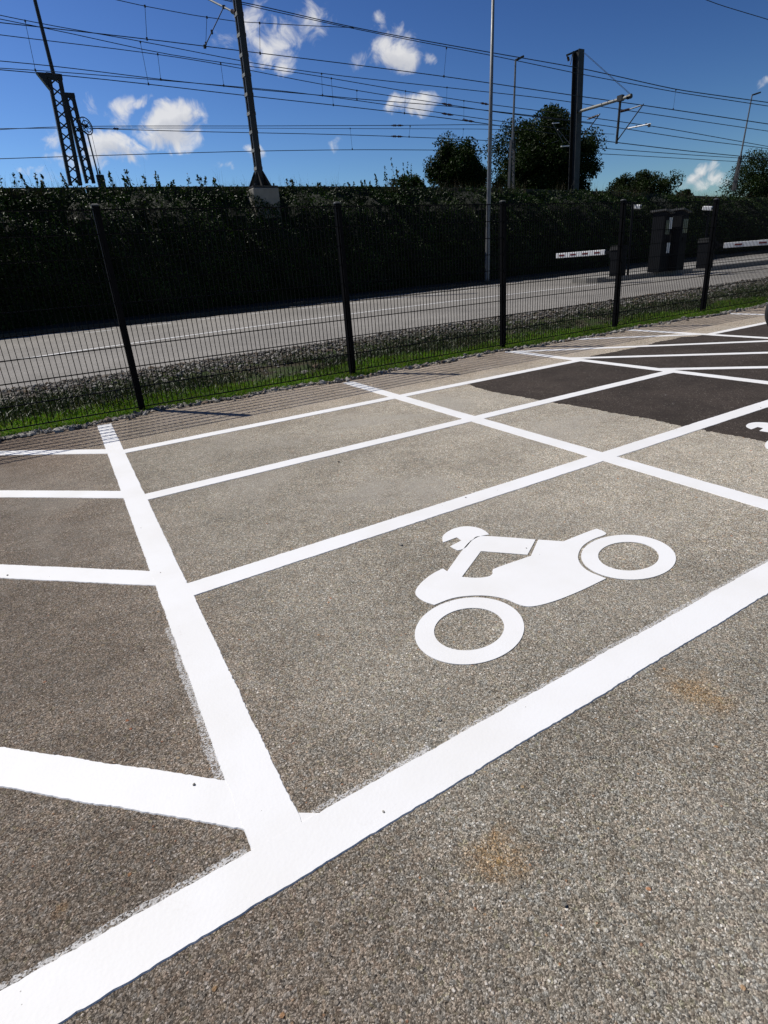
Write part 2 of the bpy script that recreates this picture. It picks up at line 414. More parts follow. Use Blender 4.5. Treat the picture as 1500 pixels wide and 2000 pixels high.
leafmat('leaf_tree', [(.010, .018, .004), (.017, .031, .007), (.026, .043, .010)], 0.55, 0.15, .1)
leafmat('leaf_dry', [(.060, .045, .020), (.10, .075, .035), (.05, .05, .02)], 0.7, 0.1)
leafmat('grass_blade', [(.058, .125, .012), (.090, .190, .015), (.120, .225, .022), (.22, .20, .06)], 0.6, 0.35, .25)
leafmat('weed_blade', [(.018, .032, .008), (.030, .050, .012), (.055, .048, .020)], 0.55, 0.15)
def stonemat(name, cols):
    t = NT(name, 0.85, spec=0.25)
    c = t.ramp(t.island(), [(i/(len(cols)-1), k) for i, k in enumerate(cols)])
    c = t.mix(1.0, c, t.rng(t.noise(55, 4), 0.3, 0.7, 0.72, 1.25), 'MULTIPLY')
    t.col(c).bump(t.noise(90, 4), 0.5, 0.004); MAT[name] = t.m; return t.m
stonemat('bank_stone', [(.045, .040, .033), (.11, .10, .088), (.19, .18, .16), (.34, .325, .30), (.12, .085, .055), (.14, .13, .115)])
stonemat('gravel_stone', [(.07, .065, .056), (.17, .16, .142), (.26, .245, .22), (.42, .40, .37), (.17, .12, .085), (.22, .21, .19)])
simple('bark', (.045, .036, .028), 0.9, var=0.3, scale=8, bump=0.6)
simple('soil_dark', (.014, .012, .008), 0.95, var=0.35, scale=2.5, bump=0.8, fine=30)
simple('bank_green', (.014, .019, .007), 0.95, var=0.4, scale=2.5, bump=0.8, fine=20, spec=.1)
simple('kerb_dark', (.055, .052, .046), 0.9, var=0.25, scale=3, bump=0.4, spec=.1)
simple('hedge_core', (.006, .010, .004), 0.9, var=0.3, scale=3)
simple('steel_dark', (.0065, .0065, .0075), 0.6, 0.0, 0.15, 5, spec=0.04)
simple('wire_dark', (.012, .012, .013), 0.5)
simple('steel_rust', (.030, .026, .023), 0.6, 0.0, 0.3, 4)
simple('steel_paint', (.26, .25, .22), 0.55, 0.0, 0.2, 4)
simple('mast_dark', (.016, .016, .017), 0.55, 0.0, 0.2, 3)
simple('galvanised', (.15, .155, .16), 0.5, 0.3, 0.15, 5)
simple('cap_grey', (.06, .06, .058), 0.65)
simple('concrete', (.23, .22, .195), 0.9, var=0.2, scale=3, bump=0.5)
simple('kerb_concrete', (.20, .19, .175), 0.9, var=0.2, scale=3, bump=0.4)
simple('parapet_dark', (.030, .030, .020), 0.9, var=0.35, scale=1.5, bump=0.5)
simple('insulator', (.05, .022, .016), 0.25)
simple('boom_white', (.80, .80, .80), 0.4, var=0.04)
simple('boom_red', (.16, .015, .015), 0.4, var=0.06)
simple('kiosk_dark', (.010, .011, .013), 0.6, var=0.1, spec=.05)
simple('paper_white', (.74, .74, .72), 0.7, var=0.05)
simple('rubber', (.014, .014, .015), 0.7, var=0.2, scale=20, bump=0.3)
simple('metal_bare', (.45, .45, .46), 0.3, 0.9, 0.08)
simple('bike_paint', (.012, .013, .016), 0.22, var=0.05)
simple('grass_ground', (.045, .065, .018), 0.95, var=0.4, scale=0.6, bump=0.5, fine=14)
def roadmat():
    t = NT('road_asphalt', 0.88, spec=0.2)
    c = t.ramp(t.seprgb(t.voro(120))[0], [(0, (.165, .154, .142)), (0.6, (.235, .222, .206)), (1, (.33, .315, .29))])
    c = t.mix(1.0, c, t.rng(t.noise(0.35, 5, 0.6), 0.3, 0.7, 0.86, 1.12), 'MULTIPLY')
    c = t.mix(1.0, c, t.rng(t.noise(5, 4), 0.3, 0.7, 0.93, 1.07), 'MULTIPLY')
    t.col(c).bump(t.noise(150, 3), 0.4, 0.004); MAT['road_asphalt'] = t.m
roadmat()
def leafground():
    t = NT('verge_soil', 0.95, spec=0.15)
    n = t.noise(3.2, 5, 0.6); n2 = t.noise(40, 4)
    c = t.mix(t.rng(n, 0.35, 0.65), (.055, .046, .030, 1), (.040, .062, .018, 1)); c = t.mix(1.0, c, t.rng(n2, 0.3, 0.7, 0.6, 1.35), 'MULTIPLY')
    t.col(c).bump(n2, 0.8, 0.02); MAT['verge_soil'] = t.m
leafground()

# ------------------------------------------------------------------ setting: ground, car park, road, verges, embankment
def road_z(x): return 0.12 + 0.008*np.clip(x, -10, 60)
def sheet(name, xs, ys, zf, mat, kind='structure', smooth=True):
    X, Y = np.meshgrid(xs, ys); Z = zf(X, Y)
    V = np.stack([X, Y, Z], -1).reshape(-1, 3); nx, ny = len(xs), len(ys)
    i = np.arange(ny-1)[:, None]*nx + np.arange(nx-1)[None, :]
    F = np.stack([i, i+1, i+1+nx, i+nx], -1).reshape(-1, 4)
    o = np_mesh(name, V, F, mat, smooth=smooth)
    if kind: o['kind'] = kind
    return o
sheet('ground', np.linspace(-900, 900, 31), np.linspace(-900, 900, 31), lambda x, y: x*0-0.55, MAT['grass_ground'])

def lot_edge(x):     # ragged far edge of the asphalt
    return -0.27 + 0.05*np.sin(x*1.7+.4) + 0.035*np.sin(x*4.3+1) + 0.018*np.sin(x*11.3)
def build_lot():
    xs = np.concatenate([np.linspace(-14, -2, 13), np.arange(-1.95, 13, 0.05), np.linspace(13.2, 34, 14)])
    n = len(xs); jit = rng.normal(0, 0.006, n)
    V = np.concatenate([np.stack([xs, lot_edge(xs)+jit, np.zeros(n)], -1), np.stack([xs, np.full(n, -16.0), np.zeros(n)], -1),
                        np.stack([xs, lot_edge(xs)+jit+.01, np.full(n, -.06)], -1)])
    i = np.arange(n-1)
    F = np.concatenate([np.stack([i+n, i+n+1, i+1, i], -1), np.stack([i, i+1, i+1+2*n, i+2*n], -1)])
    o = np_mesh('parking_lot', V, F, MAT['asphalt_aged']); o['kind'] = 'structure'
    return o
lot = build_lot()

def verge_z(x, y):
    t = np.clip((y+0.25)/2.45, 0, 1); rz = road_z(x)
    return -0.03 + (rz+0.02)*t**1.2 + 0.02*np.sin(x*2.1+y*3)*np.clip(t*3, 0, 1)*np.clip((1-t)*4, 0, 1)
vxs = np.concatenate([np.linspace(-30, -3, 14), np.arange(-2.8, 16, 0.2), np.linspace(16.5, 80, 30)])
sheet('verge', vxs, np.linspace(-0.42, 2.32, 20), verge_z, MAT['verge_soil'])
sheet('road', np.linspace(-30, 80, 56), np.linspace(2.3, 14.05, 8), lambda x, y: road_z(x)+0.0*y, MAT['road_asphalt'])
def ragged_verge(x, y): return road_z(x) + 0.10 + 0.07*np.clip((y-14.05), 0, 1.5)
sheet('far_verge', np.linspace(-30, 80, 112), np.linspace(14.05, 15.6, 6), ragged_verge, MAT['soil_dark'])
# crest of the railway embankment: height follows the photograph's gentle fall to the right
CREST_V = 16.7
_cx = [on_y(px, py, CREST_V) for px, py in ((0, 366), (350, 363), (700, 363), (950, 366), (1180, 373), (1430, 385))]
CX = np.array([-40, *[p[0] for p in _cx], 60, 130]); CZ = np.array([_cx[0][2]-.05, *[p[2] for p in _cx], _cx[-1][2]-.15, 3.2])
def crest_z(x): return np.interp(x, CX, CZ)
def bank_z(x, y):
    c = crest_z(x) - 0.30; t = np.clip((y-15.3)/(CREST_V-15.3), 0, 1)
    up = road_z(x) + 0.15 + (c-road_z(x)-0.15)*t
    down = np.clip((y-44)/10, 0, 1)
    return up*(1-down) - 0.5*down
sheet('embankment', np.concatenate([np.linspace(-40, -5, 10), np.linspace(-4, 60, 90), np.linspace(62, 130, 14)]),
      np.array([15.3, 15.65, 16.0, 16.35, 16.7, 18, 22, 28, 36, 44, 50, 56]), bank_z, MAT['bank_green'])

# ------------------------------------------------------------------ painted lines (parts of the car park)
Z_PATCH, Z_LINE = 0.0014, 0.0026
def strip(name, a, b, w, mat, parent, z=Z_LINE, jit=0.0009, step=0.008, ends=True):
    a = np.array(a[:2], float); b = np.array(b[:2], float); d = b-a; Ln = np.hypot(*d); d /= Ln; nrm = np.array([-d[1], d[0]])
    n = max(2, min(1500, int(Ln/step))); t = np.linspace(0, Ln, n)
    def edge(s):
        j = rng.normal(0, jit, n); k = rng.normal(0, jit*1.2, max(3, n//9)); j += np.interp(np.arange(n), np.linspace(0, n-1, len(k)), k)
        return a + d*t[:, None] + nrm*(s*w/2 + j)[:, None]
    l, r = edge(1), edge(-1)
    V = np.concatenate([np.c_[l, np.full(n, z)], np.c_[r, np.full(n, z)], np.c_[l+nrm*.002, np.full(n, z-.0032)], np.c_[r-nrm*.002, np.full(n, z-.0032)]])
    i = np.arange(n-1)
    F = np.concatenate([np.stack([i+n, i+n+1, i+1, i], -1), np.stack([i+2*n, i, i+1, i+1+2*n], -1)[:, ::-1], np.stack([i+n, i+3*n, i+1+3*n, i+1+n], -1)[:, ::-1]])
    return np_mesh(name, V, F, mat, parent)
LW = 0.118
A_ROWS = [-5.503, -4.166, -2.839, -1.610]
CD = np.array([-0.0714, -0.9974]); CN = np.array([0.9974, -0.0714])
def c_at(off, y):                       # point on a cross line at given y
    p = CN*off; t = (y-p[1])/CD[1]; return p + CD*t
C_OFF = [-0.3998, 2.1826, 4.7811, 7.36, 9.95, 12.55]
lz = 0
def line(a, b, name='parking_line', w=LW, lv=1):
    global lz
    lz += 1
    return strip(name, a, b, w, MAT['paint_white'], lot, z=Z_LINE + 0.0003*lv + 0.000006*lz)
# long front line and the bay rows
line((-4.2, A_ROWS[0]), (14, A_ROWS[0]), lv=3)
for k in (1, 2, 3):
    line(c_at(C_OFF[0]+.03, A_ROWS[k]), c_at(C_OFF[2]-.02, A_ROWS[k]))
    line(c_at(C_OFF[3], A_ROWS[k]), c_at(C_OFF[5], A_ROWS[k]))
for i, off in enumerate(C_OFF):
    top = [-.42, -.46, -.33, -.27, -.32, -.3][i]
    line(c_at(off, top), c_at(off, A_ROWS[0]+.03), lv=2)
# hatching left of the bays
for ye, sl, ln in ((-1.556, .935, .95), (-2.745, .955, 2.2), (-4.022, .985, 2.2), (-5.368, 1.03, 2.2)):
    e = c_at(C_OFF[0]+.01, ye); line(e, e + np.array([-ln, ln*sl]), 'hatch_line', lv=0)
# hatching between the bays on the right
for a, b in (((4.70, -0.30), (7.12, -2.72)), ((4.70, -1.40), (7.02, -4.05)), ((4.60, -2.66), (6.95, -5.45)), ((6.10, -0.25), (7.24, -1.50)), ((4.52, -3.95), (5.75, -5.45))):
    line(a, b, 'hatch_line', lv=0)
# old, half-covered paint showing beside the fresh coat
for a, b in ((c_at(C_OFF[0]-.066, -4.4), c_at(C_OFF[0]-.071, -5.25)), ((-.70, A_ROWS[0]+.066), (-.36, A_ROWS[0]+.064)), ((-1.5, A_ROWS[0]+.064), (-.86, A_ROWS[0]+.066)), ((-.3, A_ROWS[0]+.061), (1.5, A_ROWS[0]+.061))):
    strip('worn_line_edge', a, b, 0.026, MAT['paint_worn'], lot, z=0.0012, jit=0.002)
# fillet of paint where the corner lines meet
pc = [on_z(*p) for p in ((578, 1588), (632, 1589), (600, 1640), (560, 1600))]
me = bpy.data.meshes.new('line_fillet'); me.from_pydata([(p[0], p[1], Z_LINE-.001) for p in pc], [], [(0, 3, 2, 1)]); link('line_fillet', me, MAT['paint_white'], lot)

# darker resurfaced area, with its own ragged edge
def build_patch():
    ys = np.arange(-9.0, -1.55, 0.02)
    xe = 2.82 + 0.018*np.sin(ys*3.1) + 0.010*np.sin(ys*9.7+1) + rng.normal(0, .007, len(ys)) + np.interp(ys, [-1.9, -1.6], [0, .10])
    pts = [(x, y) for x, y in zip(xe, ys)]
    xs = np.arange(3.0, 13.0, 0.04)
    ye = -1.555 + 0.018*np.sin(xs*2.3) + 0.012*np.sin(xs*8.1) + rng.normal(0, .006, len(xs)) + np.where((xs > 4.95) & (xs < 7.0), 0.05+.04*np.sin(xs*3), -.02) + rng.normal(0, .01, len(xs))
    pts += [(x, y) for x, y in zip(xs, ye)]
    pts += [(13.0, -9.0)]
    bm = bmesh.new(); vs = [bm.verts.new((x, y, Z_PATCH)) for x, y in pts]; f = bm.faces.new(vs)
    if f.normal.z < 0: f.normal_flip()
    e = bmesh.ops.extrude_face_region(bm, geom=[f]); bmesh.ops.translate(bm, vec=(0, 0, -.006), verts=[v for v in e['geom'] if isinstance(v, bmesh.types.BMVert)])
    bm.normal_update(); me = bpy.data.meshes.new('asphalt_patch'); bm.to_mesh(me); bm.free()
    for p in me.polygons: p.use_smooth = False
    return link('asphalt_patch', me, MAT['asphalt_new'], lot)
build_patch()

# motorcycle pictogram, traced on the ground plane
def crop(X, Y): return on_z(780+X/2.679, 1000+Y/2.679)[:2]
def flat_poly(name, loops, parent, z=Z_LINE, dx=0.0, dy=0.0):
    cu = bpy.data.curves.new(name, 'CURVE'); cu.dimensions = '2D'; cu.fill_mode = 'BOTH'; cu.extrude = 0.0012
    for lp in loops:
        s = cu.splines.new('POLY'); s.points.add(len(lp)-1); s.use_cyclic_u = True
        for p, q in zip(s.points, lp): p.co = (q[0]+dx, q[1]+dy, 0, 1)
    tmp = bpy.data.objects.new('tmp', cu); dg = bpy.context.evaluated_depsgraph_get(); C.objects.link(tmp); dg.update()
    me = bpy.data.meshes.new_from_object(tmp.evaluated_get(dg)); bpy.data.objects.remove(tmp)
    me.name = name
    for v in me.vertices: v.co.z += z-0.0012
    o = link(name, me, MAT['paint_white'], parent); return o
def smooth_loop(pts, sharp=()):
    """Catmull-Rom through the points, corners kept where listed"""
    n = len(pts); out = []
    P = [np.array(p) for p in pts]
    for i in range(n):
        p1, p2 = P[i], P[(i+1) % n]
        p0 = p1 - (p2-p1)*.3 if i in sharp else P[i-1]
        p3 = p2 + (p2-p1)*.3 if (i+1) % n in sharp else P[(i+2) % n]
        if i in sharp and (i+1) % n in sharp: out.append(p1); continue
        for t in np.linspace(0, 1, 6, endpoint=False):
            out.append(0.5*((2*p1)+(-p0+p2)*t+(2*p0-5*p1+4*p2-p3)*t*t+(-p0+3*p1-3*p2+p3)*t**3))
    return out
BODY = [(440, 128), (713, 146), (670, 226), (427, 207), (327, 342), (400, 347), (465, 340), (487, 325), (488, 308), (512, 293), (688, 232), (726, 147), (858, 156), (1012, 96), (1045, 94), (1078, 110), (1074, 122), (1010, 146), (958, 182), (935, 230), (946, 272), (990, 312), (1082, 350), (935, 420), (800, 472), (690, 497), (625, 487), (560, 460), (480, 443), (385, 440), (280, 453), (182, 489), (125, 468), (90, 440), (86, 412), (115, 372), (170, 328), (228, 298), (250, 313), (335, 195), (382, 148)]
BODY_SHARP = {1, 2, 3, 4, 10, 11, 12, 22, 31, 37, 38}
HELM = [(228, 162), (226, 132), (246, 110), (288, 88), (345, 77), (400, 82), (442, 97), (470, 120), (420, 130), (380, 152), (345, 190), (304, 204), (266, 182), (326, 151), (300, 135)]
HELM_SHARP = {0, 7, 11, 12, 13, 14}
def ring_loops(c, ro, ri):
    a = np.linspace(0, 2*math.pi, 56, endpoint=False)
    return [[(c[0]+ro*math.cos(t), c[1]+ro*math.sin(t)) for t in a], [(c[0]+ri*math.cos(t), c[1]+ri*math.sin(t)) for t in a[::-1]]]
def ell_fit(cx, cy, pts):
    return None
def symbol(dx, dy, label):
    r = empty('motorcycle_symbol', (0, 0, 0), label, 'road marking', 'painted motorcycle symbols')
    flat_poly('body', [smooth_loop([crop(*p) for p in BODY], BODY_SHARP)], r, dx=dx, dy=dy)
    flat_poly('helmet', [smooth_loop([crop(*p) for p in HELM], HELM_SHARP)], r, dx=dx, dy=dy)
    for outer, inner in ((FW_O, FW_I), (RW_O, RW_I)):
        flat_poly('wheel', [smooth_loop([crop(*p) for p in outer]), smooth_loop([crop(*p) for p in inner])[::-1]], r, dx=dx, dy=dy)
    return r
def px_ring(cx, cy, a, b, tilt, n=20):
    t0 = R(tilt); return [(cx + a*math.cos(t)*math.cos(t0) - b*math.sin(t)*math.sin(t0), cy + a*math.cos(t)*math.sin(t0) + b*math.sin(t)*math.cos(t0)) for t in np.linspace(0, 2*math.pi, n, endpoint=False)]
FW_O = px_ring(367, 625, 287, 174, -6); FW_I = px_ring(365, 616, 184, 110, -6)
RW_O = px_ring(1199, 239, 248, 117, 2); RW_I = px_ring(1199, 234, 159, 75, 1)
symbol(0, 0, 'white painted rider on a motorcycle in the bay nearest the camera, on pale asphalt')
_h1 = on_z(864, 1054); _h2 = on_z(1470, 828)
symbol(2.60, float(_h2[1]-_h1[1])*.5, 'white motorcycle symbol cut by the right picture edge, painted on the dark resurfaced asphalt')

# ------------------------------------------------------------------ road markings, kerbs and the barrier island
def road_line(name, pix, w, parent=None, dash=None):
    pts = []
    for px, py in pix:
        x = 5.0
        for _ in range(12):
            p = on_z(px, py, float(road_z(x))); x = p[0]
        pts.append(p)
    pts = np.array(pts)
    xs = np.linspace(pts[0, 0]-6, pts[-1, 0], 60)
    k = np.polyfit(pts[:, 0], pts[:, 1], 2 if len(pts) > 2 else 1); ys = np.polyval(k, np.clip(xs, pts[0, 0]-1, None)) 
    V = np.concatenate([np.c_[xs, ys-w/2, road_z(xs)+.005], np.c_[xs, ys+w/2, road_z(xs)+.005]]); n = len(xs); i = np.arange(n-1)
    F = np.stack([i, i+1, i+1+n, i+n], -1)
    if dash: F = F[(i % dash[0]) < dash[1]]
    return np_mesh(name, V, F, MAT['paint_white'], parent)
road = bpy.data.objects['road']
road_line('centre_line', [(0, 708), (300, 664), (660, 617), (980, 577), (1165, 556)], 0.13, road)
road_line('lane_line', [(560, 606), (765, 586), (853, 573), (1000, 556)], 0.12, road, (6, 3))
def rp(px, py, dz=0.0):
    x = 12.0
    for _ in range(14):
        p = on_z(px, py, float(road_z(x))+dz); x = p[0]
    return p
ISL = rp(1168, 553)
def island():
    r = empty('traffic_island', (ISL[0], ISL[1], float(road_z(ISL[0]))), 'raised kerbed island carrying barriers and ticket machines in the road', 'traffic island')
    x0, y0 = ISL[0], ISL[1]; L_ = 15.0; w = 1.7; h = 0.16
    out = [(x0+L_, y0-.35-1.7), (x0+5, y0-.35-.55), (x0+.5, y0-.25), (x0+.08, y0+.1), (x0+.0, y0+.5), (x0+.2, y0+w*.75), (x0+1, y0+w), (x0+L_, y0+w-.2)]
    def prism(pts, z0, z1, mat, name):
        bm = bmesh.new(); f = bm.faces.new([bm.verts.new((x, y, float(road_z(x))+z1)) for x, y in pts])
        e = bmesh.ops.extrude_face_region(bm, geom=[f])
        for v in e['geom']:
            if isinstance(v, bmesh.types.BMVert): v.co.z -= (z1-z0)
        bmesh.ops.recalc_face_normals(bm, faces=bm.faces); me = bpy.data.meshes.new(name); bm.to_mesh(me); bm.free()
        o = link(name, me, mat, r); o.matrix_parent_inverse = Matrix.Translation(-r.location); return o
    prism(out, -.02, h, MAT['kerb_concrete'], 'kerb')
    c = np.mean(out, 0); inner = [((x-c[0])*.985+c[0], (y-c[1])*.84+c[1]) for x, y in out]
    prism(inner, h-.05, h+.006, MAT['gravel_pave'], 'paving')
simple('gravel_pave', (.25, .24, .22), 0.9, var=0.25, scale=5, bump=0.5)
island()
def far_kerb():
    m = MB()
    xs = np.arange(-30, 80, 1.0)
    r = empty('kerb', (0, 14.08, 0)); r['kind'] = 'structure'
    b = MB(); b.box((0, 0, 0), (.985, .14, .22)); me = b.mesh('kerb_stone')
    for x in xs:
        if -4 < x < 60: link('kerb_stone', me, MAT['kerb_dark'], r, (x+.5, 0, float(road_z(x+.5))+.01))
far_kerb()

# ------------------------------------------------------------------ stones, grass
def stones(name, n, pos, size, mat, label=None, kind='stuff', parent=None):
    bm = bmesh.new(); bmesh.ops.create_icosphere(bm, subdivisions=1, radius=1); bm.verts.ensure_lookup_table()
    v0 = np.array([v.co[:] for v in bm.verts]); f0 = np.array([[v.index for v in f.verts] for f in bm.faces]); bm.free()
    k = len(v0)
    s = size*rng.lognormal(0, .38, (n, 1, 1))
    ax = rng.uniform(.55, 1.15, (n, 1, 3)); ax[:, :, 2] *= .62
    V = v0[None]*(1+rng.normal(0, .16, (n, k, 1)))*ax
    a = rng.uniform(0, 2*np.pi, n); ca, sa = np.cos(a)[:, None], np.sin(a)[:, None]
    tl = rng.normal(0, .45, n); ct, st = np.cos(tl)[:, None], np.sin(tl)[:, None]
    x, y, z = V[..., 0], V[..., 1], V[..., 2]
    x, z = x*ct - z*st, x*st + z*ct
    V = np.stack([x*ca-y*sa, x*sa+y*ca, z], -1)*s + pos[:, None, :]
    F = (f0[None] + (np.arange(n)*k)[:, None, None]).reshape(-1, 3)
    o = np_mesh(name, V.reshape(-1, 3), F, mat, parent)
    tag(o, label, None, None, kind); return o
def near_x(n, a, b, p=1.6):       # more samples close to the camera
    u = rng.random(n)**p; return a + (b-a)*u
# loose chippings along the lot edge
n = 6000; x = near_x(n, -2.2, 16, 1.4); y = lot_edge(x) + rng.normal(.055, .050, n) + .02*np.sin(x*5)
o = stones('edge_gravel', n, np.c_[x, y, np.where(y < lot_edge(x), .006, -.012)+rng.uniform(0, .014, n)], .019, MAT['gravel_stone'], 'loose grey chippings along the ragged edge of the asphalt')
o['category'] = 'gravel'
# stony bank beside the road
n = 24000; x = near_x(n, -3.0, 26, 1.5); y = 2.34 - np.abs(rng.normal(0, .50, n))*np.where(rng.random(n) < .85, 1, 1.6)
y = np.clip(y, .55, 2.36)
o = stones('bank_gravel', n, np.c_[x, y, verge_z(x, y)+rng.uniform(-.004, .016, n)], .0185, MAT['bank_stone'], 'grey stones banked between the grass and the road')
o['category'] = 'gravel'
# a few stray chips lying on the asphalt
n = 150; x = rng.uniform(-1.6, 7, n); y = rng.uniform(-6.3, -.5, n)
o = stones('stray_chippings', n, np.c_[x, y, np.full(n, .004)], .0034, MAT['gravel_stone'], 'single loose chips scattered on the asphalt'); o['category'] = 'gravel'

def blades(name, pos, h, w, mat, lean=.35, parent=None):
    n = len(pos); a = rng.uniform(0, 2*np.pi, n); hh = h*rng.lognormal(0, .3, n); ww = w*rng.uniform(.7, 1.3, n)
    dx, dy = np.cos(a), np.sin(a); b = rng.uniform(0, 2*np.pi, n); ln = hh*np.abs(rng.normal(0, lean, n))
    lx, ly = np.cos(b)*ln, np.sin(b)*ln
    V = np.empty((n, 5, 3))
    V[:, 0] = pos - np.c_[dx*ww/2, dy*ww/2, np.zeros(n)]; V[:, 1] = pos + np.c_[dx*ww/2, dy*ww/2, np.zeros(n)]
    mid = pos + np.c_[lx*.35, ly*.35, hh*.6]
    V[:, 2] = mid + np.c_[dx*ww*.4, dy*ww*.4, np.zeros(n)]; V[:, 3] = mid - np.c_[dx*ww*.4, dy*ww*.4, np.zeros(n)]
    V[:, 4] = pos + np.c_[lx, ly, hh]
    k = np.arange(n)[:, None]*5
    F = np.concatenate([k+[0, 1, 2], k+[0, 2, 3], k+[3, 2, 4]])
    return np_mesh(name, V.reshape(-1, 3), F, mat, parent)
n = 90000; x = near_x(n, -2.4, 20, 1.5); y = rng.uniform(-.22, .62, n) + .08*np.sin(x*2.3)
keep = (y > lot_edge(x)+.075+.03*np.sin(x*7)); x, y = x[keep], y[keep]
keep = rng.random(len(x)) < np.clip(1.25-np.clip(y-.25, 0, 1)*1.4, 0, 1); x, y = x[keep], y[keep]
o = blades('grass', np.c_[x, y, verge_z(x, y)-.004], .034, .0075, MAT['grass_blade'], .8); tag(o, 'short bright green grass strip under the mesh fence', 'grass', None, 'stuff')
n = 60000; x = near_x(n, -2.4, 24, 1.5); y = rng.normal(.95, .42, n)
keep = (y > .3) & (y < 2.1) & (np.sin(x*3.1+1.3*np.sin(y*5))+np.sin(x*1.3+2)+rng.normal(0, .8, n) > -.55); x, y = x[keep], y[keep]
o = blades('weeds', np.c_[x, y, verge_z(x, y)-.004], .05, .011, MAT['weed_blade'], .8); tag(o, 'dark low weeds between the grass strip and the stony bank', 'weeds', None, 'stuff')

# ------------------------------------------------------------------ mesh fence
FD = np.array([math.cos(.0164), math.sin(.0164)]); PITCH_F = 2.52
def fence():
    r = empty('mesh_fence', (0, 0, 0), 'tall dark welded mesh fence with square posts along the car park edge', 'fence')
    # panel: 50 mm spaced vertical wires, paired horizontals every 200 mm
    W = PITCH_F-.03; m = MB()
    nv = 50
    for i in range(nv+1):
        x = .015 + W*i/nv; m.bar((x, 0, .035), (x, 0, 1.845), .006, .006)
    for k in range(10):
        z = .035+.2*k
        for dy in (-.0065, .0065): m.bar((.015, dy, z), (.015+W, dy, z), .0085, .0085)
    pm = m.mesh('mesh_panel'); pm.materials.append(MAT['steel_dark'])
    p = MB(); p.box((0, .034, .90), (.06, .05, 1.94)); p.box((0, -.014, .95), (.046, .010, 1.80))
    for k in range(7): p.tube((0, -.018, .18+.27*k), (0, -.026, .18+.27*k), .009, n=6)
    qm = p.mesh('post'); qm.materials.append(MAT['steel_dark'])
    c = MB(); c.box((0, .034, 1.874), (.068, .058, .012)); c.add([(-.034, .005, 1.88), (.034, .005, 1.88), (.034, .063, 1.88), (-.034, .063, 1.88), (-.02, .034, 1.89), (.02, .034, 1.89)],
                                                            [(0, 1, 5, 4), (2, 3, 4, 5), (1, 2, 5), (3, 0, 4)])
    cm = c.mesh('post_cap'); cm.materials.append(MAT['cap_grey'])
    for i in range(-2, 8):
        P = FD*PITCH_F*i
        rot = (0, 0, .0164)
        if i < 7:
            o = link('mesh_panel', pm, None, r, (P[0], P[1], .0)); o.rotation_euler = rot
        lean = random.uniform(-.006, .006)
        o = link('post', qm, None, r, (P[0], P[1], 0)); o.rotation_euler = (lean, random.uniform(-.005, .005), .0164)
        k = link('post_cap', cm, None, o)
fence()

# ------------------------------------------------------------------ foliage
def leaf_quads(P, Nrm, size, asp=.55):
    """pointed leaves: diamond of 4 vertices with a slight fold"""
    n = len(P); t = rng.normal(size=(n, 3)); t -= (t*Nrm).sum(1)[:, None]*Nrm; t /= np.linalg.norm(t, axis=1)[:, None]+1e-9
    b = np.cross(Nrm, t); s = (size*rng.lognormal(0, .28, n))[:, None]
    V = np.stack([P - t*s*.5, P + b*s*asp*.5 + t*s*.02 + Nrm*s*.08, P + t*s*.55, P - b*s*asp*.5 + t*s*.02 + Nrm*s*.08], 1)
    return V.reshape(-1, 3), np.arange(n*4).reshape(n, 4)
def foliage(name, P, Nrm, size, mat, parent=None):
    V, F = leaf_quads(P, Nrm, size); return np_mesh(name, V, F, mat, parent)
def unit(n):
    d = rng.normal(size=(n, 3)); return d/np.linalg.norm(d, axis=1)[:, None]

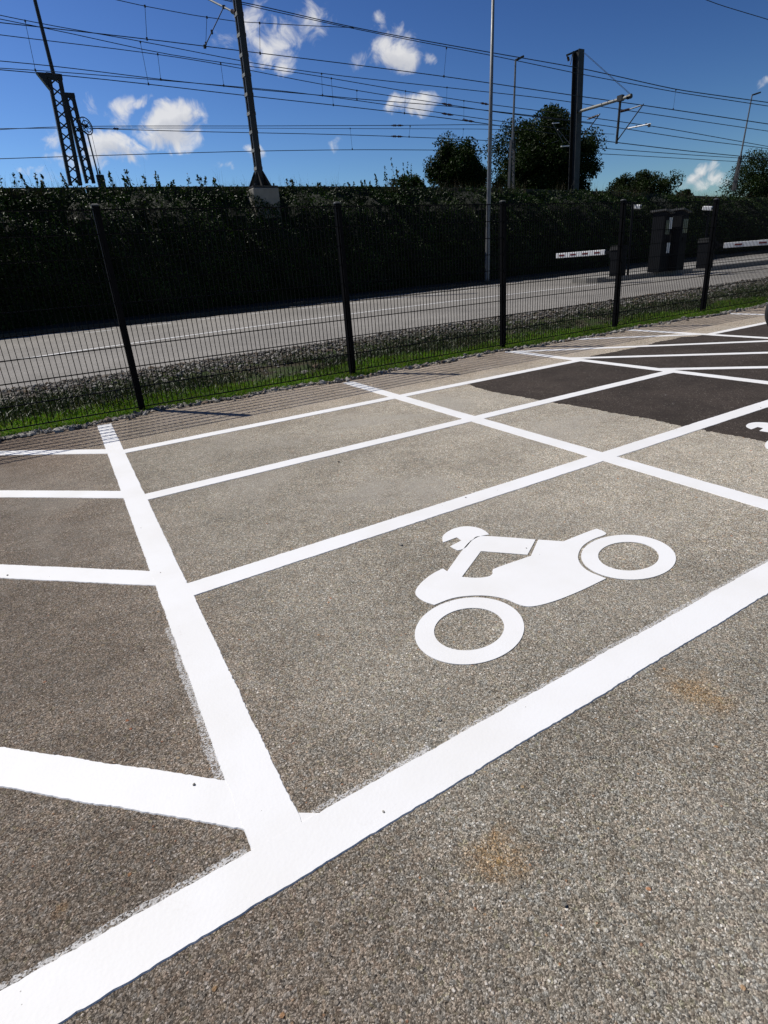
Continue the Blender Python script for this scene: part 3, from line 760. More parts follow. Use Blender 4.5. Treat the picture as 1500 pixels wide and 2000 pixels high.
HP_Z = np.array([0, .25, .6, 1.4, 2.4, 3.2, 3.7, 4.3]); HP_Y = np.array([15.3, 15.2, 15.05, 14.95, 15.15, 15.6, 16.05, 16.75])
def hedge_front(x, z):
    b = .16*np.sin(x*.9+1)+.12*np.sin(x*2.3+z*1.7)+.08*np.sin(x*5.1+z*3.3+2)
    return np.interp(z, HP_Z, HP_Y) + b
def hedge():
    r = empty('hedge', (6, 14.6, .3), 'long dark leafy hedge covering the railway embankment behind the road', 'hedge')
    # dark interior
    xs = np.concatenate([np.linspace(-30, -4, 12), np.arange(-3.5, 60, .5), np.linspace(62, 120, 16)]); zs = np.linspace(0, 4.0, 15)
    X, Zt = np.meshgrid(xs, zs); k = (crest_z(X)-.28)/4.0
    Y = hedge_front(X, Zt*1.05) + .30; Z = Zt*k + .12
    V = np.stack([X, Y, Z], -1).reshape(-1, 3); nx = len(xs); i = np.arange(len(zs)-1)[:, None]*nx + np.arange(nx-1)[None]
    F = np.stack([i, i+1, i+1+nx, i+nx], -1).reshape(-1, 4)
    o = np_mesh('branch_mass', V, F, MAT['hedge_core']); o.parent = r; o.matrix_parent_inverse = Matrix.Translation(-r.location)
    n = 160000
    x = near_x(n, -6, 62, 1.7); zt = rng.beta(1.5, 1.25, n)*4.15
    cl = np.sin(x*2.7+3*np.sin(zt*2.1))+np.sin(x*6.3+zt*4)+.8*np.sin(zt*5+x)
    dep = np.abs(rng.normal(0, .13, n)) - .10 - .07*cl
    y = hedge_front(x, zt) + dep; z = zt*(crest_z(x)-.12)/4.15 + .1 + rng.normal(0, .03, n)
    nr = unit(n)*.95 + np.array([-.1, -.55, .55]); nr /= np.linalg.norm(nr, axis=1)[:, None]
    d = np.hypot(x-CAM[0], y-CAM[1])
    o = foliage('foliage', np.c_[x, y, z], nr, .055+.0011*d, MAT['leaf_hedge']); o.parent = r; o.matrix_parent_inverse = Matrix.Translation(-r.location)
    # shoots along the top
    P = []; sh = MB()
    tops = [(px, h) for px, h in [(18, 26), (40, 20), (58, 22), (78, 14), (150, 12), (122, 20), (215, 22), (232, 14), (256, 24), (268, 18), (300, 20), (312, 12), (330, 10), (378, 16), (395, 14), (418, 12), (570, 12), (588, 14), (625, 8), (690, 8), (716, 10),
                                          (745, 22), (765, 46), (778, 34), (793, 42), (800, 30), (812, 20), (825, 12), (845, 10), (735, 12), (1190, 10), (1420, 8), (1345, 8)]]
    for px, h in tops:
        b = on_y(px, 372, 16.4 + rng.uniform(-.35, .1)); s = np.linalg.norm(b-CAM)/1143.96; b = np.array([b[0], b[1], crest_z(b[0])-.1])
        for q in range(2):
            H = h*s*rng.uniform(.75, 1.1) + .12; bx = b + np.array([rng.normal(0, .18), rng.normal(0, .1), -.1]); tp = bx + np.array([rng.normal(0, .08), rng.normal(0, .08), H])
            sh.tube(bx, tp, .006, .002, 4)
            t = rng.uniform(.1, 1, 26)[:, None]; P.append(bx+(tp-bx)*t + rng.normal(0, .05, (26, 3))*(1.15-t))
    P = np.concatenate(P); o = foliage('shoot_leaves', P, unit(len(P)), .085, MAT['leaf_hedge']); o.parent = r; o.matrix_parent_inverse = Matrix.Translation(-r.location)
    o = sh.build('shoots', MAT['bark']); o['kind'] = 'stuff'; o.parent = r; o.matrix_parent_inverse = Matrix.Translation(-r.location)
hedge()
# tall thin grasses on the crest
n = 2600; x = rng.uniform(-2, 45, n); y = rng.uniform(16.1, 16.9, n); cl = np.sin(x*1.9)+np.sin(x*.7+1) > -.3; x, y = x[cl], y[cl]
o = blades('tall_grass', np.c_[x, y, crest_z(x)-.25], .40, .006, MAT['leaf_dry'], .25); tag(o, 'thin dry grasses standing along the embankment crest', 'grass', None, 'stuff')

# low wall along the crest
def parapet():
    r = empty('parapet_wall', (0, 16.85, 4), 'low dark weathered wall along the top of the embankment', 'wall')
    xs = np.arange(-40, 125, 2.5)
    for a in xs:
        if a < -6 or a > 62: continue
        b = a+2.47; za, zb = float(crest_z(a)), float(crest_z(b)); m = MB()
        y0, y1 = 16.80, 16.95
        m.add([(a, y0, za-.6), (b, y0, zb-.6), (b, y1, zb-.6), (a, y1, za-.6), (a, y0, za), (b, y0, zb), (b, y1, zb), (a, y1, za)],
              [(0, 1, 5, 4), (1, 2, 6, 5), (2, 3, 7, 6), (3, 0, 4, 7), (4, 5, 6, 7)])
        o = m.build('wall_panel', MAT['parapet_dark'], r); o.matrix_parent_inverse = Matrix.Translation(-r.location)
parapet()

def tree(name, label, px, py, rx, ry, depth, n_leaf, seed, group=None, trunk=True, base=None, cat='tree', leaf=.11, clumps=26, dens=.34):
    g = np.random.default_rng(seed); c = on_y(px, py, depth); s = np.linalg.norm(c-CAM)/1143.96
    RX, RZ = rx*s, ry*s; RY = RX*.8
    bz = float(crest_z(c[0]))-.4 if base is None else base
    r = empty(name, (c[0], c[1], bz), label, cat, group)
    inv = Matrix.Translation(-r.location)
    d = g.normal(size=(clumps, 3)); d /= np.linalg.norm(d, axis=1)[:, None]; rad = g.random(clumps)**.42*.86
    cc = c + d*rad[:, None]*np.array([RX, RY, RZ]); cr = g.uniform(.7, 1.25, clumps)*dens*min(RX, RZ)
    k = g.integers(0, clumps, n_leaf); dd = g.normal(size=(n_leaf, 3)); dd /= np.linalg.norm(dd, axis=1)[:, None]
    rr = cr[k]*g.random(n_leaf)**.62
    P = cc[k] + dd*rr[:, None]*np.array([1.05, 1.0, .85])
    P = P[P[:, 2] > bz+.1]
    nr = unit(len(P)) + np.array([0, 0, .4]); nr /= np.linalg.norm(nr, axis=1)[:, None]
    o = foliage('crown', P, nr, leaf, MAT['leaf_tree']); o.parent = r; o.matrix_parent_inverse = inv
    m = MB(); top = c + np.array([0, 0, RZ*.5])
    stems = 1 if trunk else 4
    for q in range(stems):
        b0 = np.array([c[0]+(g.normal(0, .25*RX) if stems > 1 else 0), c[1], bz]); pts = [b0 + (top-b0)*t + np.array([g.normal(0, .04*RX), g.normal(0, .04*RX), 0])*(t > 0) for t in np.linspace(0, 1, 6)]
        rad0 = (.045 if trunk else .018)*max(RX, RZ)
        m.path(pts, [rad0*(1-.8*t)+.006 for t in np.linspace(0, 1, 6)], 7)
    for j in range(0, clumps, 2):
        t = g.uniform(.15, .8); b0 = np.array([c[0], c[1], bz])*(1-t) + top*t; mid = (b0+cc[j])/2 + np.array([0, 0, -.06*RZ])
        m.path([b0, mid, cc[j]], [.016*RX+.004, .010*RX+.003, .004], 5)
    o = m.build('trunk', MAT['bark'], r, smooth=True); o.matrix_parent_inverse = inv
    return r
tree('broadleaf_tree', 'rounded dark tree left of the pale lamp pole, behind the embankment', 888, 336, 50, 54, 23, 30000, 11, 'trees beyond the railway', leaf=.12, clumps=44, dens=.38)
tree('broadleaf_tree', 'largest dark tree, its crown behind the thick steel railway mast', 1066, 320, 108, 80, 25, 95000, 5, 'trees beyond the railway', leaf=.135, clumps=100, dens=.30)
tree('bush', 'dark bush with a spiky top between the largest tree and the white cloud', 1255, 368, 66, 32, 24, 20000, 21, 'bushes along the crest', trunk=False, cat='bush', leaf=.12, clumps=40, dens=.42)
tree('bush', 'leafy bush with upright shoots left of the rounded tree', 796, 366, 36, 18, 17.6, 6000, 33, 'bushes along the crest', trunk=False, cat='bush', leaf=.085, clumps=26, dens=.5)
tree('broadleaf_tree', 'dark tree at the right picture edge beside the leaning lamp mast', 1490, 362, 62, 50, 27, 28000, 41, 'trees beyond the railway', leaf=.14, clumps=46, dens=.38)
tree('bush', 'low dark bush in front of the gap between the two trees', 948, 352, 40, 30, 22, 6000, 51, 'bushes along the crest', trunk=False, cat='bush', leaf=.1, clumps=20, dens=.45)
tree('bush', 'small round bush on the crest right of the spiky bush', 1336, 380, 14, 9, 26, 1500, 61, 'bushes along the crest', trunk=False, cat='bush', leaf=.13, clumps=10, dens=.6)

# ------------------------------------------------------------------ railway masts
def lerp(a, b, t): return a+(b-a)*t
def mast_centre():
    b = on_y(508, 360, 16.5); t = on_y(463, 0, 16.5); ax = (t-b); top = b + ax*1.25
    r = empty('railway_mast', (b[0], b[1], b[2]-.9), 'tall ladder-like steel railway mast on a concrete footing left of centre', 'mast', 'railway masts')
    inv = Matrix.Translation(-r.location)
    def add(mb, n, mt): o = mb.build(n, mt, r); o.matrix_parent_inverse = inv; return o
    for sy, mt in ((-.13, 'mast_dark'), (.13, 'mast_dark')):
        m = MB(); o = np.array([0, sy, 0]); m.bar(b+o, top+o, .21, .014, (0, 1, 0))
        for sx in (-.1, .1): m.bar(b+np.array([sx, sy*.72, 0]), top+np.array([sx, sy*.72, 0]), .014, .07, (0, 1, 0))
        add(m, 'upright', MAT[mt])
    L_ = np.linalg.norm(top-b); n = int(L_/.56)
    for sx in (-.113, .113):
        for k in range(n):
            p = lerp(b, top, (k+.8)/n); q = lerp(b, top, (k+.8)/n + .10/L_)
            m = MB(); m.bar(p+np.array([sx, 0, 0]), q+np.array([sx, 0, 0]), .012, .28, (0, 1, 0)); add(m, 'batten', MAT['steel_paint'])
    m = MB(); e = b + np.array([0, 0, .0])     # gusseted foot
    for sx in (-.12, .12):
        m.add([(e[0]+sx, e[1]-.5, e[2]-.12), (e[0]+sx, e[1]+.5, e[2]-.12), (e[0]+sx*.9, e[1]+.16, e[2]+.42), (e[0]+sx*.9, e[1]-.16, e[2]+.42)], [(0, 1, 2, 3)])
    for sy in (-.14, .14):
        m.add([(e[0]-.42, e[1]+sy, e[2]-.12), (e[0]+.42, e[1]+sy, e[2]-.12), (e[0]+.12, e[1]+sy, e[2]+.42), (e[0]-.12, e[1]+sy, e[2]+.42)], [(0, 1, 2, 3)])
    m.box((e[0], e[1], e[2]-.13), (.95, 1.0, .05)); add(m, 'base_plate', MAT['steel_rust'])
    for sx in (-.36, .36):
        for sy in (-.4, .4):
            m = MB(); m.tube((e[0]+sx, e[1]+sy, e[2]-.12), (e[0]+sx, e[1]+sy, e[2]-.02), .03, n=6); add(m, 'bolt', MAT['steel_rust'])
    m = MB(); m.box((e[0], e[1], e[2]-.72), (.98, 1.04, 1.1)); o = add(m, 'footing', MAT['concrete']); o['label'] = 'pale concrete footing block'
    bv = o.modifiers.new('bevel', 'BEVEL'); bv.width = .04; bv.segments = 2
    # cantilever: light top tube and thin strut down to the contact wire
    p0 = on_y(461, 26, 16.55); x = p0[0]
    p1 = on_y(410, 0, 18.2); m = MB(); d = p1-p0; m.tube(p0+d*.12, p0+d*2.4, .032, n=8); add(m, 'cantilever_tube', MAT['galvanised'])
    m = MB(); m.tube(p0-d*.02, p0+d*.14, .05, n=8)
    for k in range(5): m.tube(p0+d*(.02+.028*k), p0+d*(.03+.028*k), .068, n=10)
    add(m, 'insulator', MAT['insulator'])
    j = p0+d*.46; e2 = on_y(400, 91, 18.4); m = MB(); m.tube(j, e2, .016, n=6); add(m, 'registration_arm', MAT['wire_dark'])
    for q, dd in ((j, (.09, .09, .09)), (e2, (.08, .1, .1)), (lerp(j, e2, .62), (.06, .06, .12))):
        m = MB(); m.box(q, dd); add(m, 'clamp', MAT['wire_dark'])
mast_centre()

def lattice_mast(label, pb, pt, depth, w, n_x, ext=None, dark='mast_dark', plate=True):
    b = on_y(*pb, depth); t = on_y(*pt, depth); b = b - (t-b)*.12
    r = empty('lattice_mast', b, label, 'mast', 'railway masts'); inv = Matrix.Translation(-r.location)
    def add(mb, n, mt): o = mb.build(n, mt, r); o.matrix_parent_inverse = inv; return o
    d = w*.5
    for sx in (-1, 1):
        m = MB(); o = np.array([sx*w/2, 0, 0])
        m.bar(b+o, t+o, .028 if sx < 0 else .05, d, (0, 1, 0))
        for sy in (-1, 1): m.bar(b+o+np.array([-sx*.05, sy*d/2, 0]), t+o+np.array([-sx*.05, sy*d/2, 0]), .12, .02, (0, 1, 0))
        add(m, 'upright', MAT[dark])
    for sy in (-1,):
        for k in range(n_x):
            f0, f1 = k/n_x, (k+1)/n_x
            for s in (-1, 1):
                m = MB(); y = np.array([0, sy*(d/2+.012*(s+2)), 0])
                m.bar(lerp(b, t, f0)+y+np.array([-s*w/2, 0, 0]), lerp(b, t, f1)+y+np.array([s*w/2, 0, 0]), .05, .012, (0, 1, 0)); add(m, 'lattice_bar', MAT[dark])
    if plate:
        m = MB(); m.bar(lerp(b, t, .965), lerp(b, t, 1.01), w*1.18, d*1.2, (0, 1, 0)); add(m, 'head_plate', MAT[dark])
    return r, b, t, add
r_, b_, t_, add_ = lattice_mast('tall lattice railway mast with a thin pole on top at far left', (143, 340), (105, 147), 24, .48, 10)
m = MB(); q = on_y(68, 0, 24); m.tube(t_, t_+(q-t_)*1.8, .075, .06, 8); add_(m, 'pole', MAT['mast_dark'])
m = MB(); k = np.array([-.42, 0, -.02]); m.add([t_+np.array([-.62, -.14, .03]), t_+np.array([-.28, -.14, .03]), t_+np.array([-.28, -.14, -.5]), t_+np.array([-.62, .14, .03]), t_+np.array([-.28, .14, .03]), t_+np.array([-.28, .14, -.5])], [(0, 1, 2), (3, 5, 4), (0, 3, 4, 1), (0, 2, 5, 3)]); add_(m, 'bracket', MAT['mast_dark'])
r_, b_, t_, add_ = lattice_mast('shorter lattice railway mast carrying a spoked tension wheel, right of the far-left mast', (172, 340), (134, 184), 26, .38, 9)
wc = on_y(168, 246, 25.5); s = 30/1143.96
m = MB(); m.ring(wc, (.55, -.8, .1), .33, .022, 26, 6); add_(m, 'tension_wheel', MAT['wire_dark'])
m = MB(); m.ring(wc+np.array([.04, .05, 0]), (.55, -.8, .1), .22, .018, 22, 6)
for k in range(6):
    a = k*math.pi/3; ax = Vector((.55, -.8, .1)).normalized(); ex = ax.orthogonal().normalized(); ey = ax.cross(ex)
    m.tube(wc, Vector(wc)+ex*(.33*math.cos(a))+ey*(.33*math.sin(a)), .013, n=5)
m.tube(Vector(wc)-ax*.07, Vector(wc)+ax*.07, .06, n=10); add_(m, 'wheel_spokes', MAT['wire_dark'])
m = MB(); m.bar(on_y(150, 238, 26), wc, .07, .07); m.bar(on_y(152, 256, 26), wc+np.array([-.1, 0, -.2]), .05, .05); add_(m, 'wheel_bracket', MAT['mast_dark'])
m = MB(); m.path([on_y(165, 257, 25.5), on_y(171, 262, 25.5), on_y(192, 344, 25.5)], .035, 6); add_(m, 'weight_rod', MAT['galvanised'])
m = MB(); m.tube(on_y(178, 258, 25.5), on_y(197, 340, 25.5), .008, n=4); add_(m, 'weight_cable', MAT['wire_dark'])
m = MB(); q = on_y(198, 356, 25.4)
for k in range(6): m.tube(q+np.array([0, 0, -.3+.1*k]), q+np.array([0, 0, -.22+.1*k]), .17, n=12)
m.tube(q, q+np.array([0, 0, .55]), .02, n=6); add_(m, 'weight_stack', MAT['mast_dark'])

def mast_right():
    D = 20.0; b = on_y(1119, 400, D); t = on_y(1130, 98, D)
    r = empty('railway_mast', b, 'thick dark steel railway mast with a cantilever arm, right of centre', 'mast', 'railway masts'); inv = Matrix.Translation(-r.location)
    def add(mb, n, mt): o = mb.build(n, mt, r); o.matrix_parent_inverse = inv; return o
    m = MB()
    for s in (-1, 1): m.bar(b+np.array([0, s*.20, 0]), t+np.array([0, s*.20, 0]), .42, .03, (0, 1, 0))
    m.bar(b, t, .03, .40, (0, 1, 0)); add(m, 'beam', MAT['mast_dark'])
    x = t[0]
    def px(a, c): return on_x(a, c, x)            # points in the cross-track plane of the mast
    a0, a1 = px(1131, 218), px(1231, 188); L0 = a0; 
    m = MB(); m.tube(a0, a1, .075, n=10); add(m, 'cantilever_arm', MAT['steel_paint'])
    m = MB(); m.tube(lerp(a0, a1, .95), lerp(a0, a1, 1.02), .11, n=8); add(m, 'arm_end', MAT['mast_dark'])
    tp = px(1141, 103)
    for k in (-.06, .06): 
        m = MB(); m.tube(tp+np.array([k, 0, 0]), a1+np.array([k, 0, .08]), .009, n=5); add(m, 'stay_wire', MAT['wire_dark'])
    h0, h1 = px(1212, 192), px(1204, 281)
    m = MB(); m.tube(h0, h1, .062, n=10); add(m, 'drop_post', MAT['steel_rust'])
    m = MB(); m.box(h0, (.2, .3, .26)); add(m, 'clamp', MAT['mast_dark'])
    i0, i1, i2 = px(1211, 218), px(1231, 213), px(1252, 206)
    m = MB(); m.tube(i0, i1, .028, n=8)
    for k in range(7): q = lerp(i0, i1, .12+.12*k); m.tube(q, lerp(i0, i1, .16+.12*k), .062, n=10)
    add(m, 'insulator', MAT['insulator'])
    m = MB(); m.tube(i1, i2, .03, n=8); add(m, 'top_tube', MAT['galvanised'])
    s0, s1 = px(1206, 274), px(1257, 203); m = MB(); m.tube(s0, s1, .028, n=8); add(m, 'strut', MAT['wire_dark'])
    m = MB(); m.tube(px(1225, 251), px(1271, 242), .034, n=8); add(m, 'registration_arm', MAT['boom_white'])
    for a, c, w in ((1243, 247, .05), (1262, 243, .05), (1268, 245, .07)):
        m = MB(); m.box(px(a, c), (w, w*1.5, w*2)); add(m, 'wire_clamp', MAT['wire_dark'])
    # far cantilever, other side of the mast
    j0, j1 = px(1147, 233), px(1171, 224); m = MB(); m.tube(j0, j1, .025, n=6)
    for k in range(6): m.tube(lerp(j0, j1, .15+.13*k), lerp(j0, j1, .19+.13*k), .055, n=8)
    add(m, 'insulator', MAT['insulator'])
    m = MB(); m.tube(px(1138, 268), px(1172, 222), .026, n=6); add(m, 'strut', MAT['wire_dark'])
    q = lambda a, c: on_y(a, c, 21.5)
    for a, c, rr, mt in (((1079, 241), (1100, 279), .022, 'galvanised'), ((1089, 253), (1113, 281), .022, 'galvanised'), ((1090, 252), (1117, 245), .018, 'steel_rust'), ((1079, 241), (1092, 240), .034, 'boom_white'), ((1096, 286), (1112, 285), .04, 'boom_white'), ((1078, 279), (1092, 274), .014, 'galvanised')):
        m = MB(); m.tube(q(*a), q(*c), rr, n=6); add(m, 'bracket_tube', MAT[mt])
    # head bracket for the feeder
    m = MB(); m.bar(t+np.array([0, .0, .0]), on_y(1107, 108, D), .09, .09); m.tube(on_y(1107, 108, D), on_y(1111, 119, D), .03, n=6); m.tube(on_y(1118, 106, D), on_y(1114, 126, D), .022, n=6); add(m, 'head_bracket', MAT['mast_dark'])
    m = MB(); m.tube(on_y(1109, 111, D), on_y(1111, 119, D), .06, n=8); add(m, 'head_insulator', MAT['insulator'])
mast_right()

# ------------------------------------------------------------------ overhead wires
def wire(label, pix, depth, drops=(), r=.013, ins=(), d1=None):
    d1 = depth if d1 is None else d1
    pts = [on_y(a, c, lerp(depth, d1, i/max(1, len(pix)-1))) for i, (a, c) in enumerate(pix)]
    if pix[0][0] < 20: pts.insert(0, pts[0] + (pts[0]-pts[1])/np.linalg.norm(pts[0]-pts[1])*14)
    if pix[-1][0] > 1480: pts.append(pts[-1] + (pts[-1]-pts[-2])/np.linalg.norm(pts[-1]-pts[-2])*30)
    X = np.array(pts); s = np.r_[0, np.cumsum(np.linalg.norm(np.diff(X, axis=0), axis=1))]
    u = np.unique(np.concatenate([s, np.linspace(0, s[-1], 40)]))
    # monotone smooth through the points
    Q = np.stack([np.interp(u, s, X[:, k]) for k in range(3)], -1)
    for _ in range(3): Q[1:-1] = .25*Q[:-2]+.5*Q[1:-1]+.25*Q[2:]
    root = empty('overhead_wire', tuple(Q[0]), label, 'wire', 'railway overhead wires'); inv = Matrix.Translation(-root.location)
    dist = np.linalg.norm(Q-CAM, axis=1)
    m = MB(); m.path(list(Q), [r*float(np.clip(k/26, .8, 1.9)) for k in dist], 5); o = m.build('cable', MAT['wire_dark'], root); o.matrix_parent_inverse = inv
    for (a, b) in drops:
        p, q = on_y(*a, depth), on_y(*b, depth); m = MB(); m.tube(p, q, .008, n=4); m.box(p, (.05, .04, .07)); m.box(q, (.05, .04, .09)); o = m.build('dropper', MAT['wire_dark'], root); o.matrix_parent_inverse = inv
    for (a, b) in ins:
        p, q = on_y(*a, depth), on_y(*b, depth); m = MB(); m.tube(p, q, .02, n=6)
        for k in range(7): m.tube(lerp(p, q, .08+.125*k), lerp(p, q, .14+.125*k), .055 if k % 3 else .035, n=8)
        o = m.build('insulator', MAT['insulator'], root); o.matrix_parent_inverse = inv
wire('thin messenger wire entering at the top edge and joining the feeder pair', [(225, -1), (283, 12), (380, 30), (463, 42), (580, 49), (691, 54)], 18.4, [((283, 12), (287, 76)), ((404, 34), (402, 85)), ((507, 45), (508, 104))], .011)
wire('upper wire of the topmost pair crossing the whole sky', [(420, -6), (475, 3), (570, 26), (691, 54), (820, 78), (956, 102), (1140, 134), (1320, 175), (1500, 200)], 18.4, [((872, 94), (867, 149)), ((1320, 176), (1315, 213))], .014)
wire('lower wire of the topmost pair crossing the whole sky', [(430, -2), (475, 9), (570, 30), (691, 56), (820, 82), (956, 107), (1120, 142), (1320, 180), (1500, 207)], 18.7, (), .012)
wire('contact wire just under the topmost pair', [(0, 44), (82, 53), (287, 76), (400, 90), (500, 103), (660, 122), (867, 149), (956, 162), (1118, 186), (1260, 206), (1500, 242)], 18.4, (), .014)
wire('wire starting at the left edge above the other left ones', [(0, 30), (83, 48), (267, 78), (380, 101), (492, 124), (627, 144), (873, 171), (956, 180), (1068, 192), (1200, 212), (1500, 256)], 22.0, [((628, 144), (630, 186)), ((873, 171), (872, 206))], .012)
wire('wire sloping down from the left edge to insulators beside the pale lamp pole', [(0, 37), (167, 70), (307, 105), (380, 113), (500, 133), (573, 139), (647, 153), (792, 178), (906, 197), (956, 204), (1100, 222), (1300, 250), (1500, 286)], 22.6, [((647, 153), (651, 205)), ((274, 82), (290, 164)), ((906, 197), (906, 233))], .012, [((938, 201), (954, 204))])
wire('wire meeting two others at the ladder-like mast, with an insulator further right', [(0, 68), (80, 78), (200, 92), (307, 105), (438, 126), (573, 155), (697, 177), (792, 192), (873, 203), (956, 218), (1148, 240), (1352, 272), (1500, 290)], 22.3, [((49, 41), (69, 137)), ((308, 106), (314, 155)), ((431, 124), (437, 167)), ((697, 177), (697, 194))], .012, [((862, 202), (885, 206))])
wire('upper contact wire of the left trio', [(0, 119), (100, 128), (313, 155), (500, 175), (627, 186), (697, 193), (873, 207), (956, 216), (1160, 240)], 22.0, (), .013)
wire('middle contact wire of the left trio', [(0, 133), (70, 137), (200, 147), (437, 167), (560, 178), (697, 196), (873, 222), (956, 234), (1150, 258)], 22.3, (), .012, [((862, 221), (885, 225))])
wire('lowest contact wire of the left trio', [(0, 136), (140, 148), (290, 164), (480, 187), (651, 205), (792, 221), (906, 235), (952, 242), (1152, 272), (1352, 296), (1500, 310)], 22.6, [((792, 178), (790, 221))], .014, [((903, 234), (927, 238))])
wire('nearly level wire from the far-left masts to the lamp pole', [(0, 253), (110, 247), (250, 246), (487, 246), (763, 245), (952, 243), (1150, 262)], 27.0, (), .011, [((763, 245), (789, 245))])
wire('nearly level wire just below the tension wheel', [(180, 251), (380, 257), (640, 262), (790, 267), (952, 274), (1156, 288), (1340, 302), (1500, 312)], 25.6, [((801, 247), (799, 267)), ((1090, 270), (1090, 284))], .012, [((763, 266), (788, 267)), ((221, 251), (232, 252))])
wire('thin level wire with one long dropper above the rounded tree', [(0, 251), (200, 250), (430, 250), (683, 251), (952, 252), (1200, 262)], 28.5, [((684, 251), (688, 291)), ((905, 252), (904, 268))], .009)
wire('lowest wire, close above the hedge', [(0, 310), (245, 302), (490, 295), (689, 292), (844, 293), (1000, 294), (1172, 300), (1480, 318), (1560, 322)], 28.5, (), .012)
wire('wire crossing the upper right corner of the sky', [(1365, -6), (1400, 8), (1440, 20), (1500, 38)], 12.5, (), .010)

# ------------------------------------------------------------------ lamp posts
def lamp_post_near():
    D = 14.25; b = on_y(951, 549, D); t = on_y(963, 0, D); b[2] = float(road_z(b[0]))+.05
    r = empty('lamp_post', b, 'tall pale grey lamp pole behind the fence, rising out of the picture', 'lamp post', 'lamp posts'); inv = Matrix.Translation(-r.location)
    top = t + (t-b)*.12; m = MB(); m.path([b, lerp(b, top, .02), lerp(b, top, .5), top], [.105, .10, .078, .05], 14); o = m.build('pole', MAT['galvanised'], r, smooth=True); o.matrix_parent_inverse = inv
    m = MB(); m.tube(top, top+np.array([0, -1.3, .16]), .035, n=8); o = m.build('arm', MAT['galvanised'], r); o.matrix_parent_inverse = inv
    m = MB(); m.box(top+np.array([0, -1.55, .17]), (.22, .6, .09)); o = m.build('lamp_head', MAT['cap_grey'], r, bevel=.02); o.matrix_parent_inverse = inv
    m = MB(); m.box(b+np.array([-.1, -.02, .75]), (.03, .09, .34)); o = m.build('service_door', MAT['galvanised'], r); o.matrix_parent_inverse = inv
lamp_post_near()
def mast_lamp(label, pb, pm, pt, depth, head):
    b, mid, t = on_y(*pb, depth), on_y(*pm, depth), on_y(*pt, depth)
    r = empty('lamp_post', b, label, 'lamp post', 'lamp posts'); inv = Matrix.Translation(-r.location)
    def add(mb, n, mt): o = mb.build(n, mt, r); o.matrix_parent_inverse = inv; return o
    w = .30
    for s in (-1, 1): m = MB(); m.bar(b+np.array([s*w/2, 0, 0]), mid+np.array([s*w/3, 0, 0]), .05, .16, (0, 1, 0)); add(m, 'upright', MAT['mast_dark'])
    n = 9
    for k in range(n):
        s = 1 if k % 2 else -1; m = MB(); m.bar(lerp(b, mid, k/n)+np.array([s*w/2.3, -.08, 0]), lerp(b, mid, (k+1)/n)+np.array([-s*w/2.3, -.08, 0]), .04, .012, (0, 1, 0)); add(m, 'lattice_bar', MAT['mast_dark'])
    m = MB(); m.tube(mid+np.array([0, 0, -.3]), t, .06, .04, 8); add(m, 'pole', MAT['galvanised'])
    h = on_y(*head, depth); m = MB(); m.bar(t, lerp(t, h, .3), .05, .05); add(m, 'arm', MAT['galvanised'])
    m = MB(); m.bar(lerp(t, h, .2), h, .24, .09); add(m, 'lamp_head', MAT['mast_dark'])
mast_lamp('slender lamp on a lattice base in front of the largest tree', (998, 372), (1001, 274), (1007, 118), 18.5, (1020, 111))
mast_lamp('leaning lamp on a lattice base at far right', (1433, 372), (1446, 306), (1469, 186), 20.5, (1483, 181))

